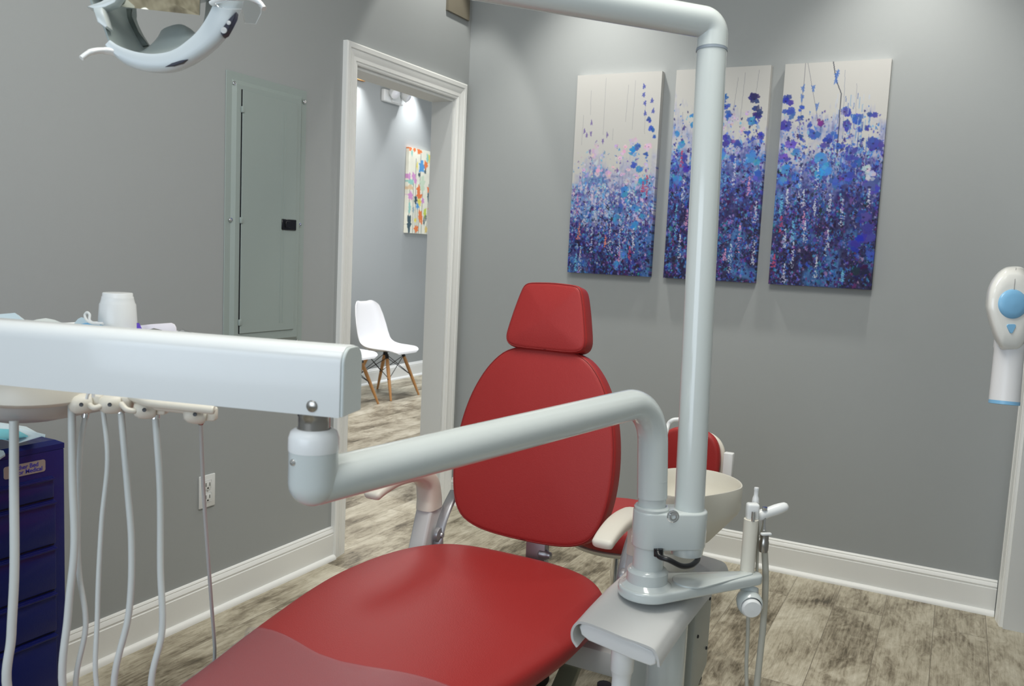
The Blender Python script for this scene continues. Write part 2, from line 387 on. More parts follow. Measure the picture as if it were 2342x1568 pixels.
# ------------------------------------------------------------------ ceiling fittings
def downlight(x, y, z=CEIL):
    t = thing('recessed_downlight', (x, y, z), 'x', 'ceiling light', 'round recessed downlights in the ceilings')
    bm = B(); lathe(bm, [(.05, -.001), (.05, -.004), (.075, -.006), (.08, -.003), (.08, 0), (.05, 0)], (x, y, z), (0, 0, 1), 32, cap=False); done('trim_ring', bm, TRIM, t)
    return t
for (x, y), l_ in zip([(0.27, -0.36)]+[(s_[0], s_[1]) for s_ in SPOTS]+FAR_SPOTS, ['round recessed downlight in the corner above the doorway', 'round recessed downlight above the leftmost flower canvas', 'round recessed downlight above the rightmost flower canvas', 'round recessed downlight left of the emergency light', 'round recessed downlight right of the emergency light']):
    downlight(x, y)['label'] = l_

# ------------------------------------------------------------------ things on the left wall
t = thing('breaker_panel', (0, -1.405, 0.6), 'grey-green metal electrical breaker panel set flush in the left wall', 'electrical panel')
PY0, PY1, PZ0, PZ1 = -1.606, -1.200, 0.925, 1.898
bm = B(); box(bm, (0, PY0, PZ0), (.004, PY1, PZ1), .0015, 1)
rings = []
for ins, x in ((.026, .004), (.040, .013), (.050, .013)):
    rings.append([bm.verts.new((x, y, z)) for y, z in ((PY0+ins, PZ0+ins), (PY1-ins, PZ0+ins), (PY1-ins, PZ1-ins), (PY0+ins, PZ1-ins))])
for a, b in zip(rings, rings[1:]):
    for k in range(4): bm.faces.new((a[k], a[(k+1) % 4], b[(k+1) % 4], b[k]))
bm.faces.new(rings[-1])
done('cover_frame', bm, PANEL, t, 30)
bm = B(); box(bm, (.013, -1.541, PZ0+.07), (.0165, -1.262, 1.840), .001, 1)
for dy in (.06, .075): 
    box(bm, (.016, -1.262-dy-.004, PZ0+.1), (.0175, -1.262-dy, 1.80))
d_ = done('door', bm, PANEL, t, 30)
bm = B(); box(bm, (.0132, -1.5455, PZ0+.07), (.0148, -1.5412, 1.843)); done('door_gap', bm, DSTEEL if False else BLACK, t)
bm = B(); box(bm, (.015, -1.340, 1.371), (.021, -1.262, 1.411), .002, 1); box(bm, (.020, -1.325, 1.380), (.026, -1.300, 1.404), .001, 1); done('latch', bm, BLACK, d_, label='black recessed door latch')
for z in (1.775, 1.395, 1.035): 
    bm = B(); box(bm, (.013, -1.548, z-.011), (.021, -1.535, z+.011), .003, 2); done('hinge', bm, PANEL, d_)
for y, z in ((-1.573, 1.858), (-1.218, 1.857), (-1.583, 1.395), (-1.231, 1.395), (-1.583, .945), (-1.231, .945)): screw(t, (.006, y, z), (1, 0, 0), .008)

t = thing('wall_outlet', (0, -1.673, .39), 'white duplex power outlet low on the left wall', 'power outlet')
bm = B(); box(bm, (0, -1.709, .392), (.006, -1.637, .508), .003, 2); done('cover_plate', bm, WHITE, t)
for z in (.472, .428):
    bm = B(); box(bm, (.004, -1.690, z-.017), (.0085, -1.656, z+.017), .004, 2); r_ = done('receptacle', bm, WHITE, t)
    bm = B(); box(bm, (.0080, -1.683, z-.004), (.0088, -1.680, z+.009)); box(bm, (.0080, -1.666, z-.004), (.0088, -1.663, z+.008)); box(bm, (.0080, -1.676, z-.013), (.0088, -1.670, z-.008)); done('slot', bm, BLACK, r_)
screw(t, (.006, -1.673, .45), (1, 0, 0), .003)

bm = B(); box(bm, (0, -.238, 2.445), (.012, -.037, 2.70), .001, 1)
tag(done('access_cover', bm, TAUPE), 'taupe square cover plate high on the left wall by the corner', 'wall plate')

# ------------------------------------------------------------------ paintings
def lin(c): c = np.asarray(c, float)/255; return np.where(c <= .04045, c/12.92, ((c+.055)/1.055)**2.4)
def vnoise(rng, h, w_, cell):
    gh, gw = int(h/cell)+3, int(w_/cell)+3; g = rng.random((gh, gw))
    y = np.arange(h)/cell; x = np.arange(w_)/cell; yi = y.astype(int); xi = x.astype(int); fy = (y-yi)[:, None]; fx = (x-xi)[None, :]
    fy = fy*fy*(3-2*fy); fx = fx*fx*(3-2*fx)
    a = g[yi][:, xi]; b = g[yi][:, xi+1]; c = g[yi+1][:, xi]; d = g[yi+1][:, xi+1]
    return (a*(1-fx)+b*fx)*(1-fy)+(c*(1-fx)+d*fx)*fy
def dab(img, cx, cy, rx, ry, col, al, rng, rag=0.3, ang=0.0):
    H_, W_ = img.shape[:2]; R_ = max(rx, ry)*1.5
    x0, x1, y0, y1 = max(0, int(cx-R_)), min(W_, int(cx+R_)+2), max(0, int(cy-R_)), min(H_, int(cy+R_)+2)
    if x0 >= x1 or y0 >= y1: return
    yy, xx = np.mgrid[y0:y1, x0:x1]; dx = xx-cx; dy = yy-cy; ca, sa = math.cos(ang), math.sin(ang)
    a = np.arctan2(dy, dx); ph = rng.random(3)*6.28
    wob = 1+rag*(0.5*np.sin(5*a+ph[0])+0.35*np.sin(9*a+ph[1])+0.3*np.sin(3*a+ph[2]))
    q = np.sqrt(((dx*ca+dy*sa)/max(rx, .5))**2+((-dx*sa+dy*ca)/max(ry, .5))**2)/wob
    k = np.clip((1.0-q)*max(rx, 1.2)*0.9+.25, 0, 1)*al
    img[y0:y1, x0:x1] = img[y0:y1, x0:x1]*(1-k[..., None])+np.asarray(col, float)*k[..., None]
def flower(img, x, y, r, col, rng, eye=(30, 24, 70)):
    c = np.array(col, float)
    x += rng.normal(0, r*.12); r = r*(.80+rng.random()*.25)
    for k in range(7):
        a = rng.random()*2*PI; q = r*(.25+rng.random()*.45); dab(img, x+math.cos(a)*q, y+math.sin(a)*q*1.1, r*(.3+rng.random()*.35), r*(.3+rng.random()*.35), c+rng.normal(0, 12, 3), .82, rng, .22, a)
    if rng.random() < .6: dab(img, x+rng.normal(0, r*.15), y, r*.2, r*.16, eye, .6, rng)
def stem(img, pts, col, al, wd=.8):
    for (x0, y0), (x1, y1) in zip(pts, pts[1:]):
        n_ = int(max(abs(x1-x0), abs(y1-y0)))+1
        for i in range(n_):
            t = i/n_; x = x0+(x1-x0)*t; y = y0+(y1-y0)*t; xi, yi = int(x), int(y)
            if 0 <= yi < img.shape[0] and 0 <= xi < img.shape[1]-1:
                img[yi, xi] = img[yi, xi]*(1-al)+np.array(col)*al
                if wd > 1: img[yi, xi+1] = img[yi, xi+1]*(1-al*.6)+np.array(col)*al*.6
def spike(img, x, y0, y1, rng, cols, w0=1.5, w1=5, n_=40, sz=1.3):
    for _ in range(n_):
        t = rng.random(); dab(img, x+rng.normal(0, .5)*(w0+(w1-w0)*t), y0+(y1-y0)*t, sz*(.6+rng.random()*.7), sz*(.6+rng.random()*.7), cols[rng.integers(len(cols))], .9, rng)
WHT = (226, 224, 220)
def flower_canvas(seed, top, cols_mid, right_dark, extra):
    rng = np.random.default_rng(seed); H_, W_ = 460, 204
    base = np.zeros((H_, W_, 3)); yy = np.linspace(0, 1, H_)[:, None]; xx = np.linspace(0, 1, W_)[None, :]
    n1 = vnoise(rng, H_, W_, 34); n2 = vnoise(rng, H_, W_, 11); n3 = vnoise(rng, H_, W_, 4); nv = vnoise(rng, H_, W_*6, 22)[:, ::6]
    v = yy+(n1-.5)*.22+(n2-.5)*.12+(nv-.5)*.10
    stops = [(-1, (204, 203, 200)), (top, (204, 203, 200)), (top+.13, (176, 178, 204)), (top+.26, (104, 112, 172)), (top+.40, (62, 66, 128)), (top+.56, (44, 42, 84)), (1.3, (34, 30, 58))]
    ps = [s_[0] for s_ in stops]
    for k in range(3): base[..., k] = np.interp(v, ps, [s_[1][k] for s_ in stops])
    n4 = vnoise(rng, H_, W_, 40); kk = np.clip((n4-.55)*4, 0, .75)*np.clip((v-top-.1)*5, 0, 1); base = base*(1-kk[..., None])+np.array((74, 128, 190))*kk[..., None]
    base += ((n3-.5)*40*np.clip((v-top)*4, 0, 1))[..., None]
    base = np.clip(base, 10, 236); img = base
    # dense dabs, growing in number towards the foot
    n_ = 7600; nm = vnoise(rng, H_, W_*4, 30)[:, ::4]
    for _ in range(n_):
        x = rng.random()*W_; f = rng.random()**0.75; y = (top-.02+(1.03-top)*f+rng.normal(0, .03))*H_
        d = y/H_
        pal = cols_mid if d < top+.30+rng.normal(0, .10) else [(38, 34, 84), (60, 66, 160), (44, 96, 178), (86, 150, 206), (30, 24, 58), (26, 20, 50), (84, 66, 140), (62, 108, 196), (50, 44, 110), (34, 26, 64), (150, 130, 190), (48, 120, 150), (104, 50, 110), (40, 36, 96)]
        c = np.array(pal[rng.integers(len(pal))], float)+rng.normal(0, 10, 3)
        s_ = (0.9+rng.random()*1.8)*(1.0 if rng.random() < .85 else 1.8)
        if d < top+.12 and rng.random() < .72: continue
        if nm[min(H_-1, max(0, int(y))), min(W_-1, int(x))] < .42 and rng.random() < .75: continue
        dab(img, x, y, s_*(.7+.3*rng.random()), s_*(.8+rng.random()*.9), c, .8, rng, .4, rng.normal(0, .5))
    extra(img, rng, W_, H_)
    return np.clip(img, 0, 255)
BL1, BL2, BL3, NV, PU, LV, PK = (72, 140, 204), (62, 94, 184), (66, 76, 168), (46, 44, 112), (84, 60, 150), (188, 176, 214), (226, 110, 140)
def white_spikes(img, rng, W_, H_, lst):
    for x, a, b, c in lst:
        cols = {'w': [(216, 216, 228), (184, 194, 222)], 'p': [(222, 160, 196), (200, 130, 176)], 'o': [(226, 120, 110), (230, 140, 120)], 'r': [(206, 84, 112), (176, 66, 112)], 'c': [(120, 196, 226), (90, 170, 214)]}[c]
        spike(img, x*W_, a*H_, b*H_, rng, cols, 1.5, 5.5, 44, 1.35)
def ex1(img, rng, W_, H_):
    for x, y0, y1 in ((.18, .08, .2), (.35, .02, .30), (.62, .06, .24), (.7, .04, .28), (.83, .15, .3), (.1, .2, .35), (.47, .27, .33)):
        stem(img, [(x*W_, y0*H_), (x*W_+rng.normal(0, 3), y1*H_)], (140, 140, 150), .5)
    for x, y in ((.80, .07), (.80, .11), (.82, .15), (.83, .20), (.92, .19), (.90, .14)): dab(img, x*W_, y*H_, 3.5, 5.5, BL3, .8, rng, .5)
    flower(img, .88*W_, .23*H_, 8, BL3, rng); flower(img, .92*W_, .275*H_, 8, BL2, rng); flower(img, .95*W_, .31*H_, 6, BL2, rng)
    for x, y in ((.2, .24), (.2, .29), (.12, .28), (.15, .3), (.35, .33), (.27, .34), (.2, .38), (.4, .30)): dab(img, x*W_, y*H_, 2.6, 6, PU, .6, rng, .5)
    for _ in range(26): flower(img, (.1+rng.random()*.85)*W_, (.33+rng.random()*.2)*H_, 4+rng.random()*7, (214+rng.normal(0, 8), 190, 214), rng, (110, 60, 130))
    for x, y, r in ((.70, .38, 11), (.77, .36, 9), (.86, .40, 8), (.74, .45, 9), (.86, .52, 12), (.8, .47, 10), (.63, .58, 11), (.6, .66, 10), (.57, .72, 11), (.68, .63, 8), (.8, .66, 12), (.88, .70, 9), (.78, .75, 11), (.66, .9, 8), (.6, .94, 9)): flower(img, x*W_, y*H_, r, BL1 if rng.random() < .7 else BL2, rng)
    white_spikes(img, rng, W_, H_, [(.9, .50, .60, 'r'), (.86, .53, .58, 'r'), (.12, .74, .83, 'o'), (.45, .80, .86, 'o'), (.75, .85, .92, 'r'), (.28, .76, .90, 'w'), (.62, .76, .90, 'w'), (.78, .76, .88, 'w'), (.5, .74, .88, 'w'), (.15, .86, .99, 'w'), (.3, .62, .72, 'w'), (.18, .64, .76, 'w'), (.45, .55, .7, 'w'), (.7, .56, .74, 'w'), (.63, .86, .93, 'p'), (.35, .42, .6, 'c'), (.08, .6, .7, 'p'), (.1, .9, .99, 'c')])
def ex2(img, rng, W_, H_):
    for x, y0, y1 in ((.24, .08, .3), (.67, .05, .2), (.74, .03, .24), (.88, .02, .12), (.1, .2, .34), (.34, .05, .3)): stem(img, [(x*W_, y0*H_), (x*W_+rng.normal(0, 4), y1*H_)], (120, 120, 134), .5)
    for x, y, r in ((.86, .15, 14), (.88, .21, 15), (.87, .25, 8), (.34, .05, 6), (.34, .1, 6), (.35, .16, 8), (.53, .14, 9), (.55, .18, 9), (.58, .22, 11), (.82, .25, 11), (.2, .22, 7), (.22, .26, 8), (.05, .3, 9), (.32, .26, 12)): flower(img, x*W_, y*H_, r, NV if x > .84 and y < .24 else (BL2 if rng.random() < .6 else BL1), rng)
    for _ in range(14): flower(img, (.45+rng.random()*.4)*W_, (.20+rng.random()*.1)*H_, 4+rng.random()*4, (206, 190, 214), rng, (110, 60, 130))
    for x, y, r in ((.58, .34, 13), (.7, .36, 12), (.88, .42, 15), (.95, .5, 14), (.54, .4, 12), (.12, .42, 13), (.2, .46, 14), (.08, .52, 13), (.3, .4, 10), (.68, .42, 10), (.8, .3, 9), (.1, .36, 11), (.95, .32, 9)): flower(img, x*W_, y*H_, r, (BL1, BL2, BL3)[rng.integers(3)], rng)
    white_spikes(img, rng, W_, H_, [(.12, .38, .46, 'r'), (.95, .62, .72, 'w'), (.96, .80, .92, 'w'), (.80, .72, .86, 'p'), (.72, .82, .96, 'w'), (.55, .76, .92, 'w'), (.1, .64, .80, 'c'), (.22, .66, .76, 'p'), (.16, .52, .66, 'w'), (.28, .5, .66, 'w'), (.7, .4, .56, 'w'), (.86, .5, .6, 'p'), (.66, .84, .9, 'p'), (.16, .78, .9, 'w'), (.3, .56, .9, 'c'), (.45, .6, .9, 'w')])
def ex3(img, rng, W_, H_):
    stem(img, [(.20*W_, .0), (.19*W_, .30*H_)], (90, 90, 110), .7); stem(img, [(.22*W_, 0), (.36*W_, .25*H_)], (90, 90, 110), .6); stem(img, [(.46*W_, 0), (.50*W_, .08*H_), (.56*W_, .14*H_), (.57*W_, .42*H_)], (30, 34, 54), .9, 1.5)
    stem(img, [(.58*W_, .04*H_), (.62*W_, .4*H_)], (110, 120, 150), .5); stem(img, [(.7*W_, .1*H_), (.72*W_, .3*H_)], (120, 120, 150), .4)
    for x, y in ((.50, .06), (.50, .085), (.51, .05), (.19, .11), (.19, .15), (.29, .11), (.34, .19)): dab(img, x*W_, y*H_, 3.4, 7, (70, 110, 190), .75, rng, .6)
    for x, y, r in ((.04, .165, 12), (.08, .22, 15), (.06, .275, 17), (.19, .20, 6), (.19, .24, 7), (.28, .27, 8), (.35, .31, 14), (.40, .26, 10), (.62, .22, 12), (.72, .255, 12), (.63, .28, 12), (.86, .24, 9), (.83, .29, 8), (.2, .33, 8), (.5, .32, 12), (.46, .355, 13), (.58, .37, 11), (.68, .4, 14), (.92, .38, 20), (.9, .36, 12), (.75, .3, 7)): flower(img, x*W_, y*H_, r, (BL3 if rng.random() < .7 else BL2) if not (.38 < x < .48 and y < .27) else (110, 50, 130), rng)
    for _ in range(90):
        x = (.5+rng.random()*.35)*W_; y = (.14+rng.random()*.36)*H_; l_ = 6+rng.random()*22; stem(img, [(x, y), (x+rng.normal(0, .6), y+l_)], ((110, 160, 214), (60, 90, 170), (196, 206, 226))[rng.integers(3)], .55, 1.5)
    for x, y, r, c in ((.18, .40, 9, BL1), (.09, .475, 13, BL1), (.08, .53, 12, BL1), (.42, .43, 17, BL1), (.44, .48, 17, (70, 150, 220)), (.42, .5, 12, (60, 140, 214)), (.55, .53, 11, BL2), (.22, .54, 8, BL1), (.74, .44, 14, BL2), (.7, .5, 15, (66, 84, 180)), (.12, .36, 13, (110, 96, 190)), (.06, .42, 12, (100, 84, 180)), (.95, .55, 22, (76, 84, 170)), (.85, .68, 18, (60, 64, 150)), (.92, .75, 20, (56, 70, 170)), (.84, .8, 16, (52, 62, 160)), (.96, .85, 12, (62, 90, 190)), (.88, .92, 14, (34, 28, 70)), (.9, .5, 10, (190, 196, 220)), (.86, .47, 12, (200, 206, 226))): flower(img, x*W_, y*H_, r, c, rng)
    white_spikes(img, rng, W_, H_, [(.12, .56, .64, 'w'), (.07, .58, .68, 'c'), (.28, .56, .64, 'w'), (.4, .6, .68, 'w'), (.54, .58, .66, 'w'), (.3, .66, .74, 'p'), (.08, .68, .76, 'r'), (.13, .74, .83, 'w'), (.22, .8, .92, 'w'), (.32, .70, .80, 'w'), (.55, .74, .86, 'w'), (.46, .86, .96, 'w'), (.15, .90, .99, 'w'), (.66, .6, .72, 'w'), (.04, .86, .92, 'r'), (.2, .7, .8, 'c'), (.4, .44, .56, 'w'), (.72, .92, .97, 'c'), (.24, .42, .6, 'w'), (.9, .55, .64, 'w')])
def canvas_mesh(name, P, ux, uz, nrm, w_, h_, depth, img, parent):
    """P top-left front corner; colours wrap round the stretched edges"""
    P = Vector(P); ux = Vector(ux); uz = Vector(uz); nrm = Vector(nrm); H_, W_ = img.shape[:2]
    L = lin(img); cols = [-1]+list(range(W_))+[W_]; rows = [-1]+list(range(H_))+[H_]
    co = []; cc = []
    for r_ in rows:
        for c_ in cols:
            cx = min(max(c_, 0), W_-1); ry = min(max(r_, 0), H_-1)
            edge = (c_ in (-1, W_)) or (r_ in (-1, H_))
            p = P+ux*(w_*cx/(W_-1))+uz*(-h_*ry/(H_-1))-(nrm*depth if edge else Vector())
            co.append(p); k = L[ry, cx]; cc.extend((k[0], k[1], k[2], 1))
    nc = len(cols); faces = [(r_*nc+c_, r_*nc+c_+1, (r_+1)*nc+c_+1, (r_+1)*nc+c_) for r_ in range(len(rows)-1) for c_ in range(nc-1)]
    me = bpy.data.meshes.new(name); me.from_pydata([tuple(p) for p in co], [], faces)
    at_ = me.color_attributes.new('Col', 'FLOAT_COLOR', 'POINT'); at_.data.foreach_set('color', np.array(cc, dtype=np.float32))
    me.update()
    return link_mesh(name, me, PAINTM, parent, 0)
MIDA = [(188, 176, 214), (120, 150, 214), (150, 190, 226), (214, 196, 216), (84, 110, 190), (210, 214, 226), (110, 90, 160), (90, 160, 214)]
MIDB = [(60, 80, 180), (80, 130, 210), (50, 50, 140), (150, 160, 214), (96, 84, 170), (60, 110, 200), (120, 180, 220), (40, 36, 100)]
CV = [(0.608, 101, .42, MIDA, ex1, 'leftmost of three flower canvases, palest with pink blossoms', 'canvas painting'),
      (1.080, 202, .22, MIDB, ex2, 'middle flower canvas, partly hidden behind the grey lamp pole', 'canvas painting'),
      (1.544, 303, .24, MIDB, ex3, 'rightmost and fully visible flower canvas with round dark blue blossoms', 'canvas painting')]
for x, sd, top, pal, ex, lb, ct in CV:
    t = thing('flower_painting', (x+.203, -.002, 1.245), lb, ct, 'blue and violet flower canvases on the back wall')
    img = flower_canvas(sd, top, pal, 0, ex)
    canvas_mesh('canvas', (x, -.036, 2.155), (1, 0, 0), (0, 0, 1), (0, -1, 0), .4064, .910, .034, img, t)
# small bright canvas in the waiting room
rng = np.random.default_rng(5); H_, W_ = 200, 100
img = np.ones((H_, W_, 3))*np.array((238, 236, 220))+(vnoise(rng, H_, W_, 12)-.5)[..., None]*14
for x in (.08, .3, .42, .62, .88, .98, .5, .22): stem(img, [(x*W_, rng.random()*.5*H_), ((x+rng.normal(0, .03))*W_, H_-1)], (70, 80, 80), .8, 1.5)
OR, LI, TE, MG, YE, DG, BB = (240, 126, 70), (214, 150, 206), (150, 206, 196), (196, 90, 170), (234, 220, 96), (60, 84, 96), (84, 156, 220)
for x, y, rx, ry, c in ((.05, .02, 6, 5, OR), (.22, .02, 6, 5, OR), (.42, .03, 10, 6, OR), (.12, .06, 4, 7, TE), (.55, .2, 12, 14, BB), (.72, .17, 8, 10, OR), (.85, .08, 5, 10, YE), (.78, .09, 5, 11, TE), (.97, .05, 3, 4, MG), (.7, .25, 4, 6, DG), (.45, .3, 5, 5, DG), (.04, .34, 6, 9, LI), (.22, .33, 8, 9, LI), (.3, .38, 6, 7, LI), (.12, .4, 12, 7, TE), (.1, .46, 12, 6, (226, 196, 160)), (.45, .48, 8, 12, OR), (.48, .55, 12, 6, OR), (.9, .46, 9, 8, OR), (.87, .54, 4, 12, DG), (.12, .56, 10, 9, LI), (.34, .6, 6, 10, DG), (.5, .62, 8, 9, YE), (.64, .6, 6, 7, LI), (.42, .67, 6, 7, BB), (.1, .7, 5, 14, TE), (.1, .88, 8, 22, DG), (.25, .72, 4, 8, (150, 170, 180)), (.95, .68, 7, 12, OR), (.75, .74, 6, 12, (200, 216, 90)), (.55, .78, 8, 14, OR), (.62, .84, 4, 10, OR), (.35, .84, 5, 5, YE), (.72, .84, 3, 12, DG), (.8, .8, 3, 9, DG), (.4, .94, 9, 8, OR), (.82, .94, 6, 8, (226, 200, 120)), (.6, .4, 10, 20, (206, 224, 200)), (.35, .2, 3, 10, YE), (.92, .56, 4, 10, (150, 200, 220))):
    dab(img, x*W_, y*H_, rx, ry, c, .92, rng, .35)
t = thing('wildflower_painting', (XF, 3.52, 1.457), 'small cream canvas with orange and pink wildflowers, seen through the doorway', 'canvas painting')
canvas_mesh('canvas', (XF+.036, 3.315, 2.290), (0, 1, 0), (0, 0, 1), (1, 0, 0), .42, .833, .034, np.clip(img, 0, 255), t)

# ------------------------------------------------------------------ emergency light in the waiting room
t = thing('emergency_light', (XF, 3.03, 2.645), 'white twin-head emergency light high on the waiting room wall', 'emergency light')
bm = B(); box(bm, (XF, 2.875, 2.655), (XF+.045, 3.185, 2.765), .012, 3); box(bm, (XF+.04, 2.98, 2.66), (XF+.065, 3.10, 2.76), .008, 3); done('housing', bm, WHITE, t)
for y, sgn in ((2.955, -1), (3.150, 1)):
    c_ = Vector((XF+.095, y, 2.735)); ax = Vector((.75, .25*sgn, -.5)).normalized()
    bm = B(); lathe(bm, [(.012, -.055), (.03, -.045), (.042, -.02), (.047, .012), (.047, .026), (.041, .028)], c_, ax, 24); tube(bm, [c_-ax*.05, (XF+.03, y, 2.72)], .012, 12); h_ = done('lamp_head', bm, WHITE, t)
    bm = B(); lathe(bm, [(.040, .0285), (.030, .036), (.0, .038)], c_, ax, 24, cap=False); done('lens', bm, mat('frosted_lens', (235, 235, 240), .15), h_)

# ------------------------------------------------------------------ molded chairs in the waiting room
def shell_chair(cx, cy, rz, label):
    t = thing('shell_chair', (0, 0, 0), label, 'chair', 'white molded chairs along the waiting room wall')
    # local: faces +x, y across
    prof = [(.235, .395), (.225, .418), (.17, .425), (.08, .412), (-.02, .402), (-.10, .410), (-.155, .445), (-.185, .51), (-.205, .60), (-.225, .70), (-.240, .78), (-.250, .815), (-.262, .82)]
    wid = [.13, .185, .222, .232, .230, .226, .224, .222, .214, .196, .168, .118, .045]
    cup = [0, .0, .012, .03, .045, .058, .062, .058, .05, .04, .03, .015, .0]
    NR = 15; P = [Vector((a, 0, b)) for a, b in prof]; bm = B(); rows = []
    prof2 = catmull(P, 4); n_ = len(prof2)
    def itp(a, i): s_ = i/4; k = min(int(s_), len(a)-2); return a[k]+(a[k+1]-a[k])*(s_-k)
    for i, p in enumerate(prof2):
        d = (prof2[min(i+1, n_-1)]-prof2[max(i-1, 0)]).normalized(); nn = Vector((d.z, 0, -d.x))
        if nn.x < 0 and nn.z < 0: nn = -nn
        row = []
        for j in range(NR):
            s_ = -1+2*j/(NR-1); wd = itp(wid, i); cu = itp(cup, i)
            sx = math.sin(s_*PI/2)*.5+s_*.5
            lift = cu*abs(s_)**2.6
            up_ = Vector((max(0, nn.x), 0, max(0, nn.z))) if False else nn
            row.append(bm.verts.new(p+Vector((0, wd*sx, 0))+up_*lift))
        rows.append(row)
    for a, b in zip(rows, rows[1:]):
        for k in range(NR-1): bm.faces.new((a[k], a[k+1], b[k+1], b[k]))
    bmesh.ops.recalc_face_normals(bm, faces=bm.faces)
    bmesh.ops.solidify(bm, geom=list(bm.faces), thickness=.007)
    done('seat_shell', bm, SHELL, t, 60)
    tops = [(.10, .12), (.10, -.12), (-.09, .12), (-.09, -.12)]; feet = [(.225, .215), (.225, -.215), (-.235, .215), (-.235, -.215)]
    def lp(k, s_): a = tops[k]; f = feet[k]; return Vector((a[0]+(f[0]-a[0])*s_, a[1]+(f[1]-a[1])*s_, .375*(1-s_)+.0*s_))
    for k in range(4):
        bm = B(); tube(bm, [lp(k, 0), lp(k, .3), lp(k, .7), lp(k, 1)], [.014, .016, .0135, .009], 12); done('leg', bm, WOOD, t)
    bm = B()
    for k in range(4): tube(bm, [lp(k, 0)+Vector((0, 0, .03)), lp(k, .02)], .007, 8); tube(bm, [lp(k, -.02), lp(k, .08)], .0165, 12)
    for a, b in ((0, 1), (2, 3), (0, 2), (1, 3)):
        tube(bm, [lp(a, .05), lp(b, .52)], .0032, 8); tube(bm, [lp(b, .05), lp(a, .52)], .0032, 8)
    for k in range(4): tube(bm, [lp(k, .52)-Vector((0, .02, 0)), lp(k, .52)+Vector((0, .02, 0))], .005, 8)
    tube(bm, [lp(0, -.05), lp(3, -.05)], .005, 8); tube(bm, [lp(1, -.05), lp(2, -.05)], .005, 8)
    done('wire_brace', bm, BLACK, t)
    t.location = (cx, cy, 0); t.rotation_euler = (0, 0, rz); return t
c0 = shell_chair(-2.20, 2.44, 0, 'white molded shell chair with beech dowel legs, fully visible through the doorway')
def copy_tree(o, parent=None):
    c = o.copy(); C.objects.link(c); c.parent = parent
    for ch in o.children: copy_tree(ch, c)
    return c
c1 = copy_tree(c0); c1.location = (-2.20, 1.83, 0); c1['label'] = 'white molded shell chair half hidden behind the left door casing'

# ------------------------------------------------------------------ DENTAL CHAIR (faces -Y, centre X 1.29)
XC = 1.29
chair = thing('dental_chair', (XC, -2.2, 0), 'red vinyl dental patient chair with cream armrests in the room centre', 'dental chair')
rowsY = [(-1.785, .02), (-1.789, .09), (-1.800, .15), (-1.82, .20), (-1.845, .24), (-1.88, .272), (-1.93, .298), (-2.0, .316), (-2.08, .325), (-2.17, .326), (-2.27, .316), (-2.38, .298), (-2.5, .275), (-2.62, .250), (-2.75, .228), (-2.9, .212), (-3.05, .204), (-3.2, .198), (-3.32, .188), (-3.42, .160), (-3.46, .12), (-3.475, .03)]
def seat_rows(off=0.0, sub=4):
    P = catmull([Vector((y, w_, 0)) for y, w_ in rowsY], sub); out = []
    N = 44
    for p in P:
        y, w_ = p.x, max(.015, p.y); e = min(1, (w_/.30))
        edge = min(1.0, max(0.02, min((-1.780-y)/.07, (y+3.48)/.07)))
        zt = .536+.006*math.exp(-((y+2.2)/.35)**2)-.03*max(0, (-2.55-y))*1.0
        drop = .045*(1-math.sqrt(max(0, 1-(1-edge)**2)))
        row = []
        for j in range(N+1):
            a = PI*j/N                      # top half: left edge -> right edge
            c, s_ = math.cos(a), math.sin(a)
            x = -math.copysign(abs(c)**.62, c)*w_; z = zt-.052+(.052)*abs(s_)**.42-drop*1.0
            row.append(Vector((XC+x+(off*(-c)), y, z+off*s_)))
        out.append((y, row, zt))
    return out
bm = B(); R_ = seat_rows(); rings = []
for y, row, zt in R_:
    r = [bm.verts.new(p) for p in row]; N = len(row)-1
    low = [bm.verts.new(Vector((XC+(p.x-XC)*.93, p.y, min(p.z, row[0].z)-.030))) for p in (row[-1], row[0].lerp(row[-1], .5), row[0])]
    rings.append(r+low)
for a, b in zip(rings, rings[1:]):
    n_ = len(a)
    for k in range(n_): bm.faces.new((a[k], a[(k+1) % n_], b[(k+1) % n_], b[k]))
bm.faces.new(rings[0]); bm.faces.new(rings[-1])
done('seat_cushion', bm, RED, chair, 70)
# clear film over the foot end
bm = B(); rings = []
yb = lambda x: -2.505-.045*math.exp(-((x-1.27)/.13)**2)
prev = None
for y, row, zt in seat_rows(.0025, 6):
    rr = []
    for p in row: rr.append(bm.verts.new(p))
    if prev:
        for k in range(len(rr)-1):
            cx = (rr[k].co.x+rr[k+1].co.x)/2
            if rr[k].co.y < -2.45: bm.faces.new((prev[k], prev[k+1], rr[k+1], rr[k]))
    prev = rr
for v_ in bm.verts:
    lim = yb(v_.co.x)
    if v_.co.y > lim and any(True for _ in v_.link_faces): v_.co.y = lim
bmesh.ops.delete(bm, geom=[v_ for v_ in bm.verts if not v_.link_faces], context='VERTS')
bmesh.ops.remove_doubles(bm, verts=bm.verts, dist=.0004)
film = tag(done('toe_cover', bm, FILM, None, 70), 'clear plastic film stretched over the foot end of the red seat', 'protective cover')
